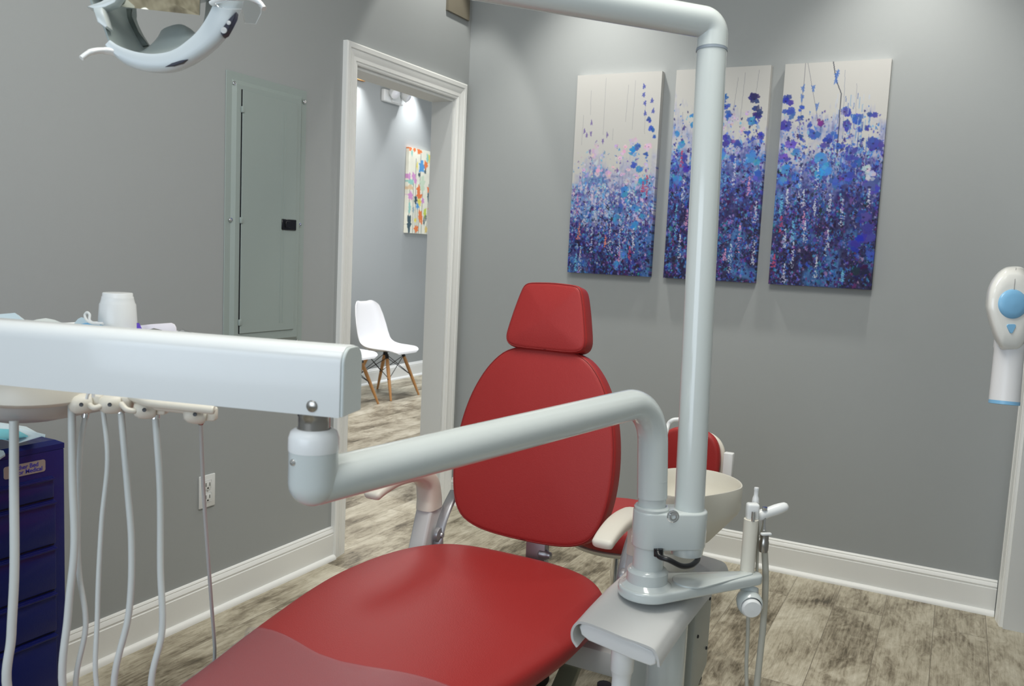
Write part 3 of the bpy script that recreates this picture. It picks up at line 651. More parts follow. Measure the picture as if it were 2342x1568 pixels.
# backrest
A = rad(11); bo = Vector((XC, -1.80, .57)); bu = Vector((1, 0, 0)); bv = Vector((0, math.sin(A), math.cos(A))); bn = Vector((0, -math.cos(A), math.sin(A)))
half = [(0, -.004), (.08, -.002), (.14, .006), (.185, .024), (.212, .055), (.228, .10), (.237, .16), (.237, .235), (.226, .315), (.205, .385), (.172, .448), (.130, .494), (.085, .514), (.04, .520), (0, .522)]
out = half+[(-a, b) for a, b in reversed(half[1:-1])]
outs = [(p.x, p.y) for p in closed_smooth([(a, b, 0) for a, b in out], 5)]
bm = B(); cushion(bm, outs, bo, bu, bv, bn, .062, .014, .012, 120)
back = done('backrest', bm, RED, chair, 60)
def seam_loop(outline, ins, o, lift, r=.0016):
    P = resample([(a, b, 0) for a, b in outline], 100); pts = []
    for i in range(100):
        d = (P[(i+1) % 100]-P[i-1]).normalized(); q = P[i]+Vector((-d.y, d.x, 0))*ins; pts.append(o+bu*q.x+bv*q.y+bn*lift)
    pts += pts[:2]; bm = B(); tube(bm, pts, r, 6, cap=False); return bm
done('piping', seam_loop(outs, .0045, bo, -.0035), SEAM, back)
bm = B(); cushion(bm, [(a*.93, .02+b*.94) for a, b in outs], bo-bn*.062, bu, bv, bn, .022, .008, 0, 100); done('back_shell', bm, GREYP, chair, 60)
# headrest
hh = [(0, .508), (.06, .508), (.095, .511), (.113, .520), (.120, .538), (.117, .565), (.104, .625), (.092, .668), (.084, .684), (.070, .692), (.035, .695), (0, .696)]
ho = hh+[(-a, b) for a, b in reversed(hh[1:-1])]; hos = [(p.x, p.y) for p in closed_smooth([(a, b, 0) for a, b in ho], 4)]
ho_ = bo+bn*.012
bm = B(); cushion(bm, hos, ho_, bu, bv, bn, .062, .012, .008, 100); hr = done('headrest', bm, RED, chair, 60)
done('piping', seam_loop(hos, .004, ho_, -.003), SEAM, hr)
bm = B(); box(bm, (-.025, .40, -.085), (.025, .62, -.06), .004, 2, Matrix.Translation(bo) @ Matrix(((1, 0, 0, 0), (0, bv.y, bn.y, 0), (0, bv.z, bn.z, 0), (0, 0, 0, 1)))); done('headrest_bar', bm, DSTEEL, chair)
# link between seat and back
lk = on(1212, 1225, 1, -1.735); 
bm = B(); box(bm, (1.292, -1.765, .40), (1.350, -1.735, .60), .004, 2); done('back_support', bm, DSTEEL, chair)
p = on(1243, 1247, 1, -1.77); bm = B(); lathe(bm, [(.010, -.022), (.014, -.018), (.014, 0), (.010, .005), (.009, .012), (.004, .015)], (1.352, -1.757, .527), (1, 0, 0), 20); done('pivot_bolt', bm, DSTEEL, chair)
# armrests
def armrest(X, sgn):
    bm = B()
    path = catmull([Vector((X, -2.075, .700)), Vector((X, -2.04, .712)), Vector((X, -1.985, .722)), Vector((X, -1.92, .722)), Vector((X, -1.86, .712)), Vector((X, -1.815, .684)), Vector((X, -1.800, .64)), Vector((X, -1.797, .605))], 6)
    n_ = len(path); rings = []
    for i, q in enumerate(path):
        t = i/(n_-1); d = (path[min(i+1, n_-1)]-path[max(i-1, 0)]).normalized(); nn = Vector((1, 0, 0)).cross(d).normalized()
        if nn.z < 0 and t < .6: nn = -nn
        if t >= .6 and nn.y < 0: nn = -nn
        hw = .024+.006*min(1, t*2); hh_ = .011+.010*min(1, t*1.3)+.016*max(0, (t-.5)*2)
        if i == 0: hw *= .75; hh_ *= .6
        ring = []
        for k in range(20):
            a = 2*PI*k/20; c, s_ = math.cos(a), math.sin(a); ring.append(bm.verts.new(q+Vector((1, 0, 0))*math.copysign(abs(c)**.6, c)*hw+nn*math.copysign(abs(s_)**.6, s_)*hh_))
        rings.append(ring)
    for a, b in zip(rings, rings[1:]):
        for k in range(20): bm.faces.new((a[k], a[(k+1) % 20], b[(k+1) % 20], b[k]))
    bm.faces.new(rings[0]); bm.faces.new(rings[-1])
    pad = done('armrest', bm, CREAM, chair, 60)
    bm = B(); prism(bm, [Vector((X-.026, y, z)) for y, z in ((-1.826, .607), (-1.764, .607), (-1.748, .48), (-1.80, .36), (-1.90, .36), (-1.868, .48))], (1, 0, 0), .052, .008, 3)
    done('armrest_post', bm, GREYP, pad)
    xb = X+sgn*.038
    bm = B(); arc = catmull([Vector((xb, -1.722, .640)), Vector((xb, -1.765, .600)), Vector((xb, -1.795, .555)), Vector((xb, -1.812, .50)), Vector((xb, -1.815, .44))], 6)
    tube(bm, arc, .017, 12, True, .35 if True else 1)
    lathe(bm, [(.020, -.006), (.022, 0), (.020, .008), (.009, .012), (.007, .016)], (xb, -1.805, .535), (1, 0, 0), 24)
    done('hinge_bracket', bm, DSTEEL, chair)
armrest(1.000, 1); armrest(1.625, -1)
# undercarriage and base
bm = B(); box(bm, (1.08, -3.1, .40), (1.50, -1.95, .448), .012, 3); done('seat_pan', bm, BASEG, chair)
bm = B(); prism(bm, [Vector((1.12, y, z)) for y, z in ((-2.9, .40), (-1.95, .40), (-1.95, .34), (-2.25, .22), (-2.7, .22), (-2.9, .34))], (1, 0, 0), .34, .01, 2); done('carriage', bm, BASEG, chair)
bm = B(); prism(bm, [Vector((1.47, y, z)) for y, z in ((-1.86, .34), (-1.80, .36), (-2.20, .06), (-2.30, .06))], (1, 0, 0), .05, .006, 2); done('lift_arm', bm, mat('olive_grey', (118, 120, 104), .5), chair); bm = B(); prism(bm, [Vector((1.06, y, z)) for y, z in ((-1.86, .34), (-1.80, .36), (-2.20, .06), (-2.30, .06))], (1, 0, 0), .05, .006, 2); done('lift_arm', bm, mat('olive_grey', (118, 120, 104), .5), chair)
bm = B(); box(bm, (1.02, -3.0, 0), (1.56, -1.75, .07), .02, 3); box(bm, (1.16, -2.6, .06), (1.42, -2.1, .24), .02, 3); done('floor_base', bm, BASEG, chair)
bm = B(); tube(bm, [(1.60, -1.93, .30), (1.60, -1.93, .12)], .012, 12); tube(bm, [(1.60, -1.93, .31), (1.60, -1.93, .29)], .018, 12); done('stop_pin', bm, BLACK, chair)
bm = B(); box(bm, (1.44, -1.99, .36), (1.71, -1.87, .42), .01, 2); done('side_bracket', bm, GREYP, chair)

# ------------------------------------------------------------------ equipment mount beside the chair
PR = 0.0286
P0 = Vector((1.788, -2.250, .716)); LP0 = Vector((1.850, -2.207, .86)); LP1 = Vector((1.806, -2.122, 1.786))
mount = thing('equipment_mount', (1.78, -2.2, .40), 'light grey equipment mount with vertical post bolted beside the chair', 'equipment mount')
# curved cover with rolled edges
def cover_pts(y, zt):
    """cross-section outline (closed, thin) from left roll to right roll"""
    xs = []
    prof = [(-.078, -.052), (-.088, -.040), (-.090, -.022), (-.082, -.006), (-.066, 0.0), (-.03, -.003), (.01, -.009), (.045, -.012), (.066, -.016), (.074, -.026), (.078, -.036), (.080, -.046)]
    C_ = catmull([Vector((1.790+a, y, zt+b)) for a, b in prof], 4); n_ = len(C_); top = []; bot = []
    for i, p in enumerate(C_):
        d = (C_[min(i+1, n_-1)]-C_[max(i-1, 0)]).normalized(); nn = Vector((-d.z, 0, d.x)); top.append(p); bot.append(p-nn*.0045)
    return top+bot[::-1]
bm = B(); rings = []
for y, zt in ((-2.405, .674), (-2.34, .680), (-2.24, .686), (-2.1, .686), (-1.98, .682), (-1.90, .674)):
    rings.append([bm.verts.new(p) for p in cover_pts(y, zt)])
for a, b in zip(rings, rings[1:]):
    n_ = len(a)
    for k in range(n_): bm.faces.new((a[k], a[(k+1) % n_], b[(k+1) % n_], b[k]))
bm.faces.new(rings[0]); bm.faces.new(rings[-1])
done('arm_cover', bm, GREYP, mount, 50)
bm = B(); prism(bm, [Vector((1.785+a, -2.392, .674+b)) for a, b in ((-.070, -.008), (-.03, -.010), (.02, -.017), (.066, -.026), (.074, -.036), (.073, -.050), (.064, -.056), (.03, -.053), (-.055, -.040), (-.070, -.032), (-.075, -.018))], (0, 1, 0), .50, .004, 3)
done('arm_core', bm, WHITE, mount, 40)
bm = B(); q = Vector((1.787, -2.362, .605)); lathe(bm, [(.0215, .02), (.0215, -.022), (.0205, -.024), (.0185, -.030), (.0172, -.040), (.0172, -.062), (.022, -.070), (.034, -.078), (.042, -.092), (.045, -.115), (.045, -.15)], q, (0, 0, 1), 36); done('levelling_foot', bm, WHITE, mount, 40)
bm = B(); lathe(bm, [(.040, 0), (.040, -.20)], (1.80, -2.12, .60), (0, 0, 1), 28); done('support_column', bm, ENAM, mount, 40)
bx = [Vector((1.69, y, z)) for y, z in ((-2.06, .63), (-1.925, .63), (-1.925, .425), (-1.99, .40), (-2.06, .10))]
bm = B(); prism(bm, bx, (1, 0, 0), .15, .003, 2); ub = done('utility_box', bm, mat('box_enamel', (168, 172, 166), .45, var=.02), mount, 30)
for y, z in ((-1.945, .585), (-1.945, .47), (-2.03, .53)): screw(ub, (1.84, y, z), (1, 0, 0), .004, m=BLACK)
# post
bm = B(); lathe(bm, [(PR+.001, .02), (PR+.001, .09)], P0, (0, 0, 1), 36); tube(bm, [P0+Vector((0, 0, .09)), P0+Vector((0, 0, .20))], PR-.002, 32); done('post', bm, ENAM, mount, 40)
bm = B(); lathe(bm, [(.050, -.024), (.050, -.008), (.044, -.004), (.0395, .0), (.0395, .020), (.037, .0235), (.034, .026), (.030, .027)], P0, (0, 0, 1), 48); done('hub_ring', bm, ENAM, mount, 30)
# clamp joining the two poles
def hull2(c0, r0, c1, r1, z, n=18):
    d = Vector((c1.x-c0.x, c1.y-c0.y, 0)); L = d.length; a0 = math.atan2(d.y, d.x); b_ = math.acos((r0-r1)/L); P = []
    for k in range(n+1): a = a0+b_+(2*PI-2*b_)*k/n; P.append(Vector((c0.x+r0*math.cos(a), c0.y+r0*math.sin(a), z)))
    for k in range(n+1): a = a0-b_+2*b_*k/n; P.append(Vector((c1.x+r1*math.cos(a), c1.y+r1*math.sin(a), z)))
    return P
za = on(1484, 1152, 1, P0.y).z; zb = on(1484, 1246, 1, P0.y).z
bm = B(); prism(bm, hull2(P0, .0345, LP0, .0345, zb), (0, 0, 1), za-zb-.008, .004, 3); lathe(bm, [(.033, 0), (.0335, .006), (.031, .009)], (P0.x, P0.y, za-.010), (0, 0, 1), 36)
lathe(bm, [(.0335, .018), (.030, -.004), (.020, -.008)], (LP0.x, LP0.y, zb-.012), (0, 0, 1), 36)
clamp = done('clamp_block', bm, ENAM, mount, 35)
pb = at(1521, 1181, 1.615); nb = (CAM-pb); nb.z = 0; nb.normalize(); nb = Vector((nb.x*.3-.0, nb.y, 0)).normalized()
side = Vector((P0.y-LP0.y, LP0.x-P0.x, 0)).normalized(); side = side if side.y < 0 else -side
pbb = (Vector((P0.x, P0.y, 0))*.58+Vector((LP0.x, LP0.y, 0))*.42); pbb.z = on(1521, 1181, 1, -2.27).z; pbb = pbb+side*.0335
bm = B(); lathe(bm, [(.0120, -.001), (.0120, .0012), (.0095, .0018), (.0092, -.0005), (.0078, -.0005), (.0075, .003), (.0045, .0035), (.0042, .0005)], pbb, side, 24); done('clamp_bolt', bm, CHROME, clamp)
# black cable under the clamp
bm = B(); tube(bm, catmull([at(1504, 1258, 1.62), at(1508, 1272, 1.61), at(1530, 1280, 1.60), at(1560, 1294, 1.61), at(1585, 1290, 1.63), at(1596, 1272, 1.66), LP0+Vector((0, 0, -.07))], 6), .0052, 10); lathe(bm, [(.009, -.006), (.009, .008)], at(1506, 1264, 1.622), UP, 12); done('cable', bm, BLACK, mount)

# ------------------------------------------------------------------ lamp pole
lamp_pole = thing('lamp_pole', (LP0.x, LP0.y, .82), 'tall light grey pole with a horizontal top arm carrying the lamp', 'lamp pole')
LA = at(1300, -6, 1.56); la_dir = (LA-LP1); la_dir.z = 0.0; la_dir.normalize()
LEND = LP1+la_dir*1.02+Vector((0, 0, .02))
bm = B(); tube(bm, [LP0+Vector((0, 0, -.03)), LP0.lerp(LP1, .955)], PR, 36); done('upright_tube', bm, ENAM, lamp_pole, 40)
dd = (LP1-LP0).normalized()
bm = B(); tube(bm, fillet([LP0.lerp(LP1, .948), LP1, LEND], .045, 12), PR+.0006, 36); done('top_arm', bm, ENAM, lamp_pole, 40)
bm = B(); q = LP0.lerp(LP1, .945); tube(bm, [q-dd*.003, q+dd*.002], PR+.0012, 36); done('collar_seam', bm, mat('seam_grey', (140, 150, 160), .4), lamp_pole, 40)

# ------------------------------------------------------------------ delivery arm: post tube bends over and runs to the elbow
ELB = at(716, 1085, 1.075); EZ = ELB.z
darm = thing('bent_tube_support', (P0.x, P0.y, .88), 'light grey bent tube arm reaching across the red backrest', 'support arm')
BND = Vector((P0.x-.012, P0.y+.004, 1.068))
bm = B(); tube(bm, fillet([Vector((P0.x, P0.y, .88)), BND, Vector((ELB.x, ELB.y, 1.036))], .078, 16), PR, 36); done('tube', bm, ENAM, darm, 40)
ad_ = (BND-ELB); ad_.z = 0; ad_.normalize()
el = Vector((ELB.x, ELB.y, 1.036))
bm = B()
# elbow body: capsule-like lathe, rounded underneath
lathe(bm, [(.0305*math.sin(k*PI/16), .002-.0300*math.cos(k*PI/16)) for k in range(9)]+[(.0305, .042)], el, (0, 0, 1), 40)
done('elbow', bm, ENAM, darm, 50)
bm = B(); lathe(bm, [(.0308, .042), (.0312, .044), (.0310, .058), (.0285, .066), (.0235, .0695), (.021, .070), (.019, .068)], el, (0, 0, 1), 40); done('elbow_cap', bm, WHITE, darm, 50)
sp = at(672, 1057, 1.05); sd_ = (sp-el); sd_.z = 0; sd_.normalize()
screw(darm, Vector((el.x, el.y, sp.z))+sd_*.0300, sd_, .0045, 'set_screw')

# ------------------------------------------------------------------ balanced box arm
b0 = at(785, 880, 1.030); b1 = at(0, 806, 1.142); ax = (b1-b0); ax.z = 0; ax.normalize(); ay = Vector((-ax.y, ax.x, 0)); ay = ay if ay.y > 0 else -ay
zb_ = on(785, 957, 1, b0.y).z; zt_ = zb_+.0850
barm = thing('box_arm', (el.x, el.y, zb_), 'white box-section arm with rounded top crossing the left foreground', 'support arm')
def bprof(o_, ins=0.0, W=.056):
    pts = []; h = zt_-zb_; r = .020
    base = [(0+ins, ins), (0+ins, h-r)]
    for k in range(1, 7): a = k*PI/12; base.append((r-(r-ins)*math.cos(a), h-r+(r-ins)*math.sin(a)))
    for k in range(0, 7): a = PI/2-k*PI/12; base.append((W-r+(r-ins)*math.cos(a), h-r+(r-ins)*math.sin(a)))
    base += [(W-ins, ins)]
    return [o_+ay*a+Vector((0, 0, zb_+b)) for a, b in base]
o_ = Vector((b0.x, b0.y, 0))
bm = B(); prism(bm, bprof(o_+ax*.004), ax, .75, .0015, 2); done('housing', bm, mat('arm_enamel', (218, 221, 221), .25, coat=.3, var=.01), barm, 40)
bm = B(); prism(bm, bprof(o_, .0012), ax, .004, .001, 1); done('end_cap', bm, mat('cap_grey', (196, 203, 202), .35), barm, 40)
pp = at(698, 934, 1.025); k_ = (pp-o_).dot(ax)
bm = B(); lathe(bm, [(.0072, 0), (.0072, .0012), (.006, .0022), (.0, .0024)], o_+ax*k_+Vector((0, 0, pp.z)), -ay, 24, cap=False); done('pivot_pin', bm, STEEL, barm)
bm = B(); lathe(bm, [(.0195, .066), (.0195, .075), (.0195, .078), (.0195, .084), (.0205, .086), (.0205, zb_+.006-el.z)], el, (0, 0, 1), 36)
done('swivel_joint', bm, STEEL, barm, 40, 'scratched steel swivel joint')

# ------------------------------------------------------------------ delivery unit (instrument head) behind the box arm
unit = thing('delivery_unit', (.90, -2.85, 1.03), 'cream instrument delivery unit with hanging hoses under the box arm', 'dental delivery unit')
def round_poly(P, r, n=6):
    P = [Vector(p) for p in P]; out = []; m = len(P)
    for i in range(m):
        a, b, c = P[i-1], P[i], P[(i+1) % m]; rr = r[i] if isinstance(r, (list, tuple)) else r
        f = fillet([a, b, c], rr, n); out += f[1:-1]
    return out
top = round_poly([(.62, -3.16, 0), (1.13, -3.055, 0), (1.085, -2.60, 0), (.58, -2.62, 0)], [.05, .075, .05, .05])
def loft(bm, loops, cap=True):
    rs = [[bm.verts.new(p) for p in l_] for l_ in loops]
    for a, b in zip(rs, rs[1:]):
        n_ = len(a)
        for k in range(n_): bm.faces.new((a[k], a[(k+1) % n_], b[(k+1) % n_], b[k]))
    if cap: bm.faces.new(rs[0]); bm.faces.new(rs[-1])
def scaled(P, s_, z, dx=0, dy=0):
    c = sum(P, Vector())/len(P); return [Vector((c.x+(p.x-c.x)*s_+dx, c.y+(p.y-c.y)*s_+dy, z)) for p in P]
bm = B(); loft(bm, [scaled(top, .97, 1.076), scaled(top, 1.0, 1.082), scaled(top, 1.0, 1.112), scaled(top, .985, 1.119), scaled(top, .95, 1.121)]); done('body', bm, CREAM, unit, 50)
bm = B(); loft(bm, [scaled(top, .60, 1.030, -.03), scaled(top, .72, 1.036, -.02), scaled(top, .86, 1.052, -.01), scaled(top, .93, 1.077)]); done('underside', bm, GREYP, unit, 50)
bm = B(); tr_ = round_poly([(.66, -2.95, 0), (1.17, -2.85, 0), (1.22, -2.60, 0), (.66, -2.60, 0)], .03)
loft(bm, [scaled(tr_, .98, 1.122), scaled(tr_, .99, 1.138), scaled(tr_, 1.0, 1.146), scaled(tr_, .985, 1.146), scaled(tr_, .97, 1.140)]); tray = done('tray', bm, WHITE, unit, 50)
# dark marking and white bracket on the body
bm = B(); tube(bm, fillet([at(198, 912, 1.245), at(202, 897, 1.245), at(214, 896, 1.25), at(213, 908, 1.25)], .004, 4), .0022, 8); done('bracket', bm, WHITE, unit)
# hanger bar
bp_ = [at(300, 905, 1.30), at(325, 915, 1.29), at(350, 922, 1.285), at(420, 930, 1.285), at(485, 937, 1.285)]
bm = B(); tube(bm, catmull(bp_, 6), .0066, 16); lathe(bm, [(.0066, 0), (.006, .003), (.0, .0045)], bp_[-1], (bp_[-1]-bp_[-2]), 16, cap=False); tube(bm, [at(470, 938, 1.30), at(360, 925, 1.30), at(290, 905, 1.32)], .009, 12); done('hanger_bar', bm, CREAM, unit, 50)
HOLD = [(438, 946, 462, 956, 1.30), (322, 936, 352, 942, 1.30), (243, 924, 272, 930, 1.30), (178, 924, 198, 928, 1.29)]
for (x, y, x2, y2, D) in HOLD:
    a = at(x, y, D); b = at(x2+8, y2-8, D+.01)
    bm = B(); c_ = a.lerp(b, .35); d = (b-a).normalized()
    lathe(bm, [(.002, -.019), (.009, -.017), (.0135, -.011), (.015, -.002), (.015, .008), (.013, .012)], c_, d, 20)
    box(bm, (-.010, -.009, -.008), (.014, .009, .012), .003, 2, Matrix.Translation(c_+d*.016) @ Matrix.Rotation(math.atan2(RT.y, RT.x), 4, 'Z')); hd = done('handpiece_holder', bm, CREAM, unit, 50)
    bm = B(); lathe(bm, [(.0032, 0), (.003, .001), (.0, .0008)], at(x+8, y+1, D-.0165), -fwd, 12, cap=False); done('screw_hole', bm, BLACK, hd)
for a, b, c in ((at(200, 922, 1.29), at(215, 932, 1.285), at(232, 928, 1.29)), (at(275, 920, 1.29), at(290, 936, 1.285), at(312, 940, 1.29))):
    bm = B(); tube(bm, catmull([a, b, c], 6), [.002]+[.0042]*11+[.003], 10); done('toggle', bm, CREAM, unit)
HOS = [([(32, 962), (32, 1100), (33, 1300), (26, 1450), (22, 1600)], 20, 1.27), ([(164, 925), (166, 1100), (170, 1250), (156, 1400), (148, 1600)], 17, 1.30),
       ([(196, 945), (183, 1030), (178, 1200), (181, 1310), (196, 1430), (176, 1600)], 12, 1.32), ([(234, 922), (246, 1050), (232, 1200), (223, 1400), (227, 1600)], 11, 1.30),
       ([(276, 935), (292, 1120), (301, 1250), (295, 1400), (262, 1600)], 15, 1.31), ([(355, 948), (366, 1120), (367, 1300), (371, 1440), (348, 1600)], 15, 1.31), ([(459, 962), (466, 1130), (480, 1330), (491, 1480), (498, 1620)], 9.5, 1.45)]
for i, (pts, wpx, D) in enumerate(HOS):
    P = [at(x, y, D) for x, y in pts]; end = [Vector((P[-1].x+.03, P[-1].y+.05, .46)), Vector((P[-1].x+.09, P[-1].y+.09, .40)), Vector((1.01, -2.80, .37)), Vector((1.04, -2.78, .36))]
    if i == 6: P = [at(x, y, D+.10*k) for k, (x, y) in enumerate(pts)]; end = [Vector((1.14, -2.5, .42)), Vector((1.18, -2.45, .40))]
    P = catmull(P+end, 8); r_ = wpx*D/1975/2
    bm = B(); tube(bm, P, r_, 12); hz = done('hose', bm, HOSE, unit, 60)
    if i in (2, 4, 5, 6):
        d = (P[1]-P[0]).normalized(); bm = B(); lathe(bm, [(r_*1.25, -.012), (r_*1.25, -.006), (r_*1.1, -.005), (r_*1.1, -.001), (r_*1.35, 0), (r_*1.35, .006), (r_, .007)], P[0], d, 16); done('hose_fitting', bm, CHROME if i != 6 else STEEL, hz)

# ------------------------------------------------------------------ things on the tray
TZ = 1.1405
cc_ = on(270, 752, 2, 1.157)
cup = thing('plastic_cup', (.955, -2.777, TZ), 'white ribbed disposable cup standing upside down on the tray', 'cup')
bm = B(); n_ = 72; rings = []
for r, h, rib in [(.0360, .000, 0), (.0365, .003, 0), (.0345, .006, 0), (.0340, .022, 0), (.0335, .0235, 0), (.0325, .030, 1), (.0300, .068, 1), (.0285, .070, 0), (.0265, .078, 0), (.0262, .081, 0), (.0250, .082, 0), (.0248, .087, 0), (.0238, .088, 0), (.001, .0865, 0)]:
    rings.append([bm.verts.new((.955+math.cos(2*PI*k/n_)*(r-(.0007 if rib and k % 2 else 0)), -2.777+math.sin(2*PI*k/n_)*(r-(.0007 if rib and k % 2 else 0)), TZ+h)) for k in range(n_)])
for a, b in zip(rings, rings[1:]):
    for k in range(n_): bm.faces.new((a[k], a[(k+1) % n_], b[(k+1) % n_], b[k]))
bm.faces.new(rings[0]); bm.faces.new(rings[-1]); done('cup_body', bm, WHITE, cup, 50)
def sheet(name, pxs, D, m, lab, cat, th=.0015, curl=0.0, group=None, parent=None):
    """a folded sheet: top edge given in the frame, running back down onto the tray"""
    bm = B(); rows = []
    for k in range(7):
        t = k/6; row = []
        for i, (x, y) in enumerate(pxs):
            p = at(x, y, D); p = p+Vector((-.35, .9, 0))*(.055*t)*1.0; p.z = p.z*(1-t**1.3)+(TZ+.002)*t**1.3+math.sin(i*1.7+t*3)*curl
            row.append(bm.verts.new(p))
        rows.append(row)
    front = [bm.verts.new(Vector((at(x, y, D).x, at(x, y, D).y-.004, TZ+.001))) for x, y in pxs]; rows.insert(0, front)
    for a, b in zip(rows, rows[1:]):
        for k in range(len(a)-1): bm.faces.new((a[k], a[k+1], b[k+1], b[k]))
    bmesh.ops.recalc_face_normals(bm, faces=bm.faces); bmesh.ops.solidify(bm, geom=list(bm.faces), thickness=th)
    o = done(name, bm, m, parent, 50)
    if lab: tag(o, lab, cat, group)
    return o
sheet('paper_pouch', [(-30, 722), (0, 718), (34, 715), (46, 725), (57, 737)], 1.50, PAPER, 'pale blue folded paper at the left end of the tray', 'paper')
sheet('tray_paper', [(58, 737), (85, 730), (105, 727), (125, 731), (145, 739), (165, 741)], 1.50, mat('cream_paper', (232, 234, 226), .7), 'cream paper sheet bulging on the tray between blue paper and mask', 'paper')
mk = thing('face_mask', tuple(at(205, 742, 1.50)), 'blue and white disposable face mask lying left of the cup', 'face mask')
sheet('mask_body', [(180, 742), (195, 738), (212, 738), (228, 741)], 1.49, MASKB, None, None, parent=mk)
sheet('mask_lining', [(168, 741), (178, 729), (186, 725), (194, 727), (200, 737)], 1.51, PAPER, None, None, parent=mk)
bm = B(); tube(bm, catmull([at(228, 740, 1.47), at(208, 738, 1.47), at(197, 730, 1.475), at(194, 720, 1.48), at(199, 714, 1.48), at(205, 719, 1.48), at(205, 732, 1.475), at(215, 738, 1.47), at(236, 739, 1.47)], 6), .0022, 8); done('ear_loop', bm, WHITE, mk)
sp_ = thing('impression_tray', tuple(on(370, 752, 2, TZ)), 'white rounded plastic lid standing on edge right of the cup', 'plastic lid')
bm = B(); prism(bm, [at(x, y, 1.52) for x, y in [(320, 766), (320, 744), (345, 741), (375, 739), (391, 738), (398, 741), (402, 748), (404, 768)]], fwd, .004, .0015, 2); done('panel', bm, mat('soft_white', (236, 230, 236), .4), sp_)
bm = B(); prism(bm, [at(x, y, 1.50) for x, y in [(312, 738), (321, 756), (312, 760)]], fwd, .012, .001, 1)
tag(done('marker_cap', bm, VIOLET), 'violet plastic cap peeking out behind the cup', 'cap')
def bag():
    bm = B(); rows = []
    for j in range(9):
        row = []
        for i in range(13):
            x = 385+i*6.5; y = 775-(22-abs(i-5)*2.6)*math.sin(PI*j/8)-abs(math.sin(i*2.1))*2; p = at(x, y, 1.50+.012*j); row.append(bm.verts.new(p))
        rows.append(row)
    for a, b in zip(rows, rows[1:]):
        for k in range(12): bm.faces.new((a[k], a[k+1], b[k+1], b[k]))
    bmesh.ops.recalc_face_normals(bm, faces=bm.faces); bmesh.ops.solidify(bm, geom=list(bm.faces), thickness=.001); return bm
tag(done('plastic_bag', bag(), CLEAR, None, 60), 'crumpled clear plastic wrapper at the right end of the tray', 'wrapper')
bm = B(); tube(bm, [at(335, 757, 1.49), at(352, 754, 1.49), at(370, 757, 1.49)], [.0015, .003, .002], 8)
tag(done('steel_instrument', bm, STEEL), 'small steel instrument lying on the tray right of the cup', 'dental instrument')

# ------------------------------------------------------------------ dental light, upper left
LD = 1.25
dl = thing('dental_light', tuple(at(395, 120, LD)), 'white ring-shaped dental operating light with two handles, upper left', 'dental light')
vd = -fwd                                  # towards camera
outer = [(247, 112), (266, 131), (290, 149), (320, 161), (352, 166), (392, 164), (430, 150), (465, 130), (500, 102), (527, 70), (548, 30), (562, -10), (566, -60)]
inner = [(261, 98), (272, 106), (286, 113), (312, 122), (345, 128), (375, 127), (405, 119), (435, 98), (458, 76), (477, 48), (492, 18), (500, -10), (505, -60)]
O = catmull([at(x, y, LD) for x, y in outer], 4); I = catmull([at(x, y, LD) for x, y in inner], 4)
n_ = 48; O = [O[int(round(i*(len(O)-1)/(n_-1)))] for i in range(n_)]; I = [I[int(round(i*(len(I)-1)/(n_-1)))] for i in range(n_)]
bm = B(); rings = []
for a, b in zip(O, I):
    w_ = (a-b); m_ = (a+b)/2
    prof = [(.5, .001), (.47, .006), (.40, .010), (.28, .0125), (0, .0130), (-.30, .0130), (-.47, .012), (-.5, .009), (-.5, -.02), (.0, -.028), (.30, -.018)]
    rings.append([bm.verts.new(m_+w_*s_+vd*h) for s_, h in prof])
for a, b in zip(rings, rings[1:]):
    for k in range(len(a)): bm.faces.new((a[k], a[(k+1) % len(a)], b[(k+1) % len(b)], b[k]))
bm.faces.new(rings[0]); bm.faces.new(rings[-1]); done('ring_housing', bm, mat('lamp_enamel', (200, 208, 211), .35, coat=.1), dl, 45)
# concave inner shell with a cut-out
sh_out = [(205, -30), (214, 14), (240, 62), (258, 104), (300, 128), (350, 136), (400, 128), (445, 102), (478, 68), (500, 25), (510, -30)]
sh_in = [(296, -30), (300, 20), (301, 38), (318, 74), (339, 104), (343, 103), (352, 70), (360, 56), (385, 46), (405, 45), (425, 55), (440, 66), (452, 45), (458, 20), (462, -30)]
so = catmull([at(x, y, LD+.012) for x, y in sh_out], 6); si_ = catmull([at(x, y, LD+.085) for x, y in sh_in], 5)
def pick(L_, n): return [L_[int(round(i*(len(L_)-1)/(n-1)))] for i in range(n)]
so = pick(so, 60); si_ = pick(si_, 60)
bm = B(); rr = []
for k in range(7):
    t = k/6; rr.append([bm.verts.new(a.lerp(b, t)+fwd*(.02*math.sin(t*PI/2))) for a, b in zip(so, si_)])
for a, b in zip(rr, rr[1:]):
    for k in range(59): bm.faces.new((a[k], a[k+1], b[k+1], b[k]))
bmesh.ops.recalc_face_normals(bm, faces=bm.faces); bmesh.ops.solidify(bm, geom=list(bm.faces), thickness=.003); done('inner_shell', bm, GREYSH, dl, 60)
# mirror strip: angled to reflect the floor
bm = B()
q0, q1, q2, q3 = at(282, -45, LD+.014), at(458, -45, LD+.014), at(456, 35, LD+.042), at(276, 15, LD+.036)
prism(bm, [q0, q1, q2, q3], (q1-q0).cross(q3-q0).normalized(), .003); done('reflector_mirror', bm, MIRROR, dl, 30)
bm = B(); 
gl = [at(x, y, LD+.084) for x, y in [(222, 10), (236, 14), (302, 20), (300, 36), (316, 72), (340, 104), (325, 107), (305, 100), (275, 66)]]
prism(bm, gl, fwd, .004, .001, 1); done('reflector_rib', bm, mat('dark_satin', (112, 120, 116), .2, metal=.8), dl, 40)
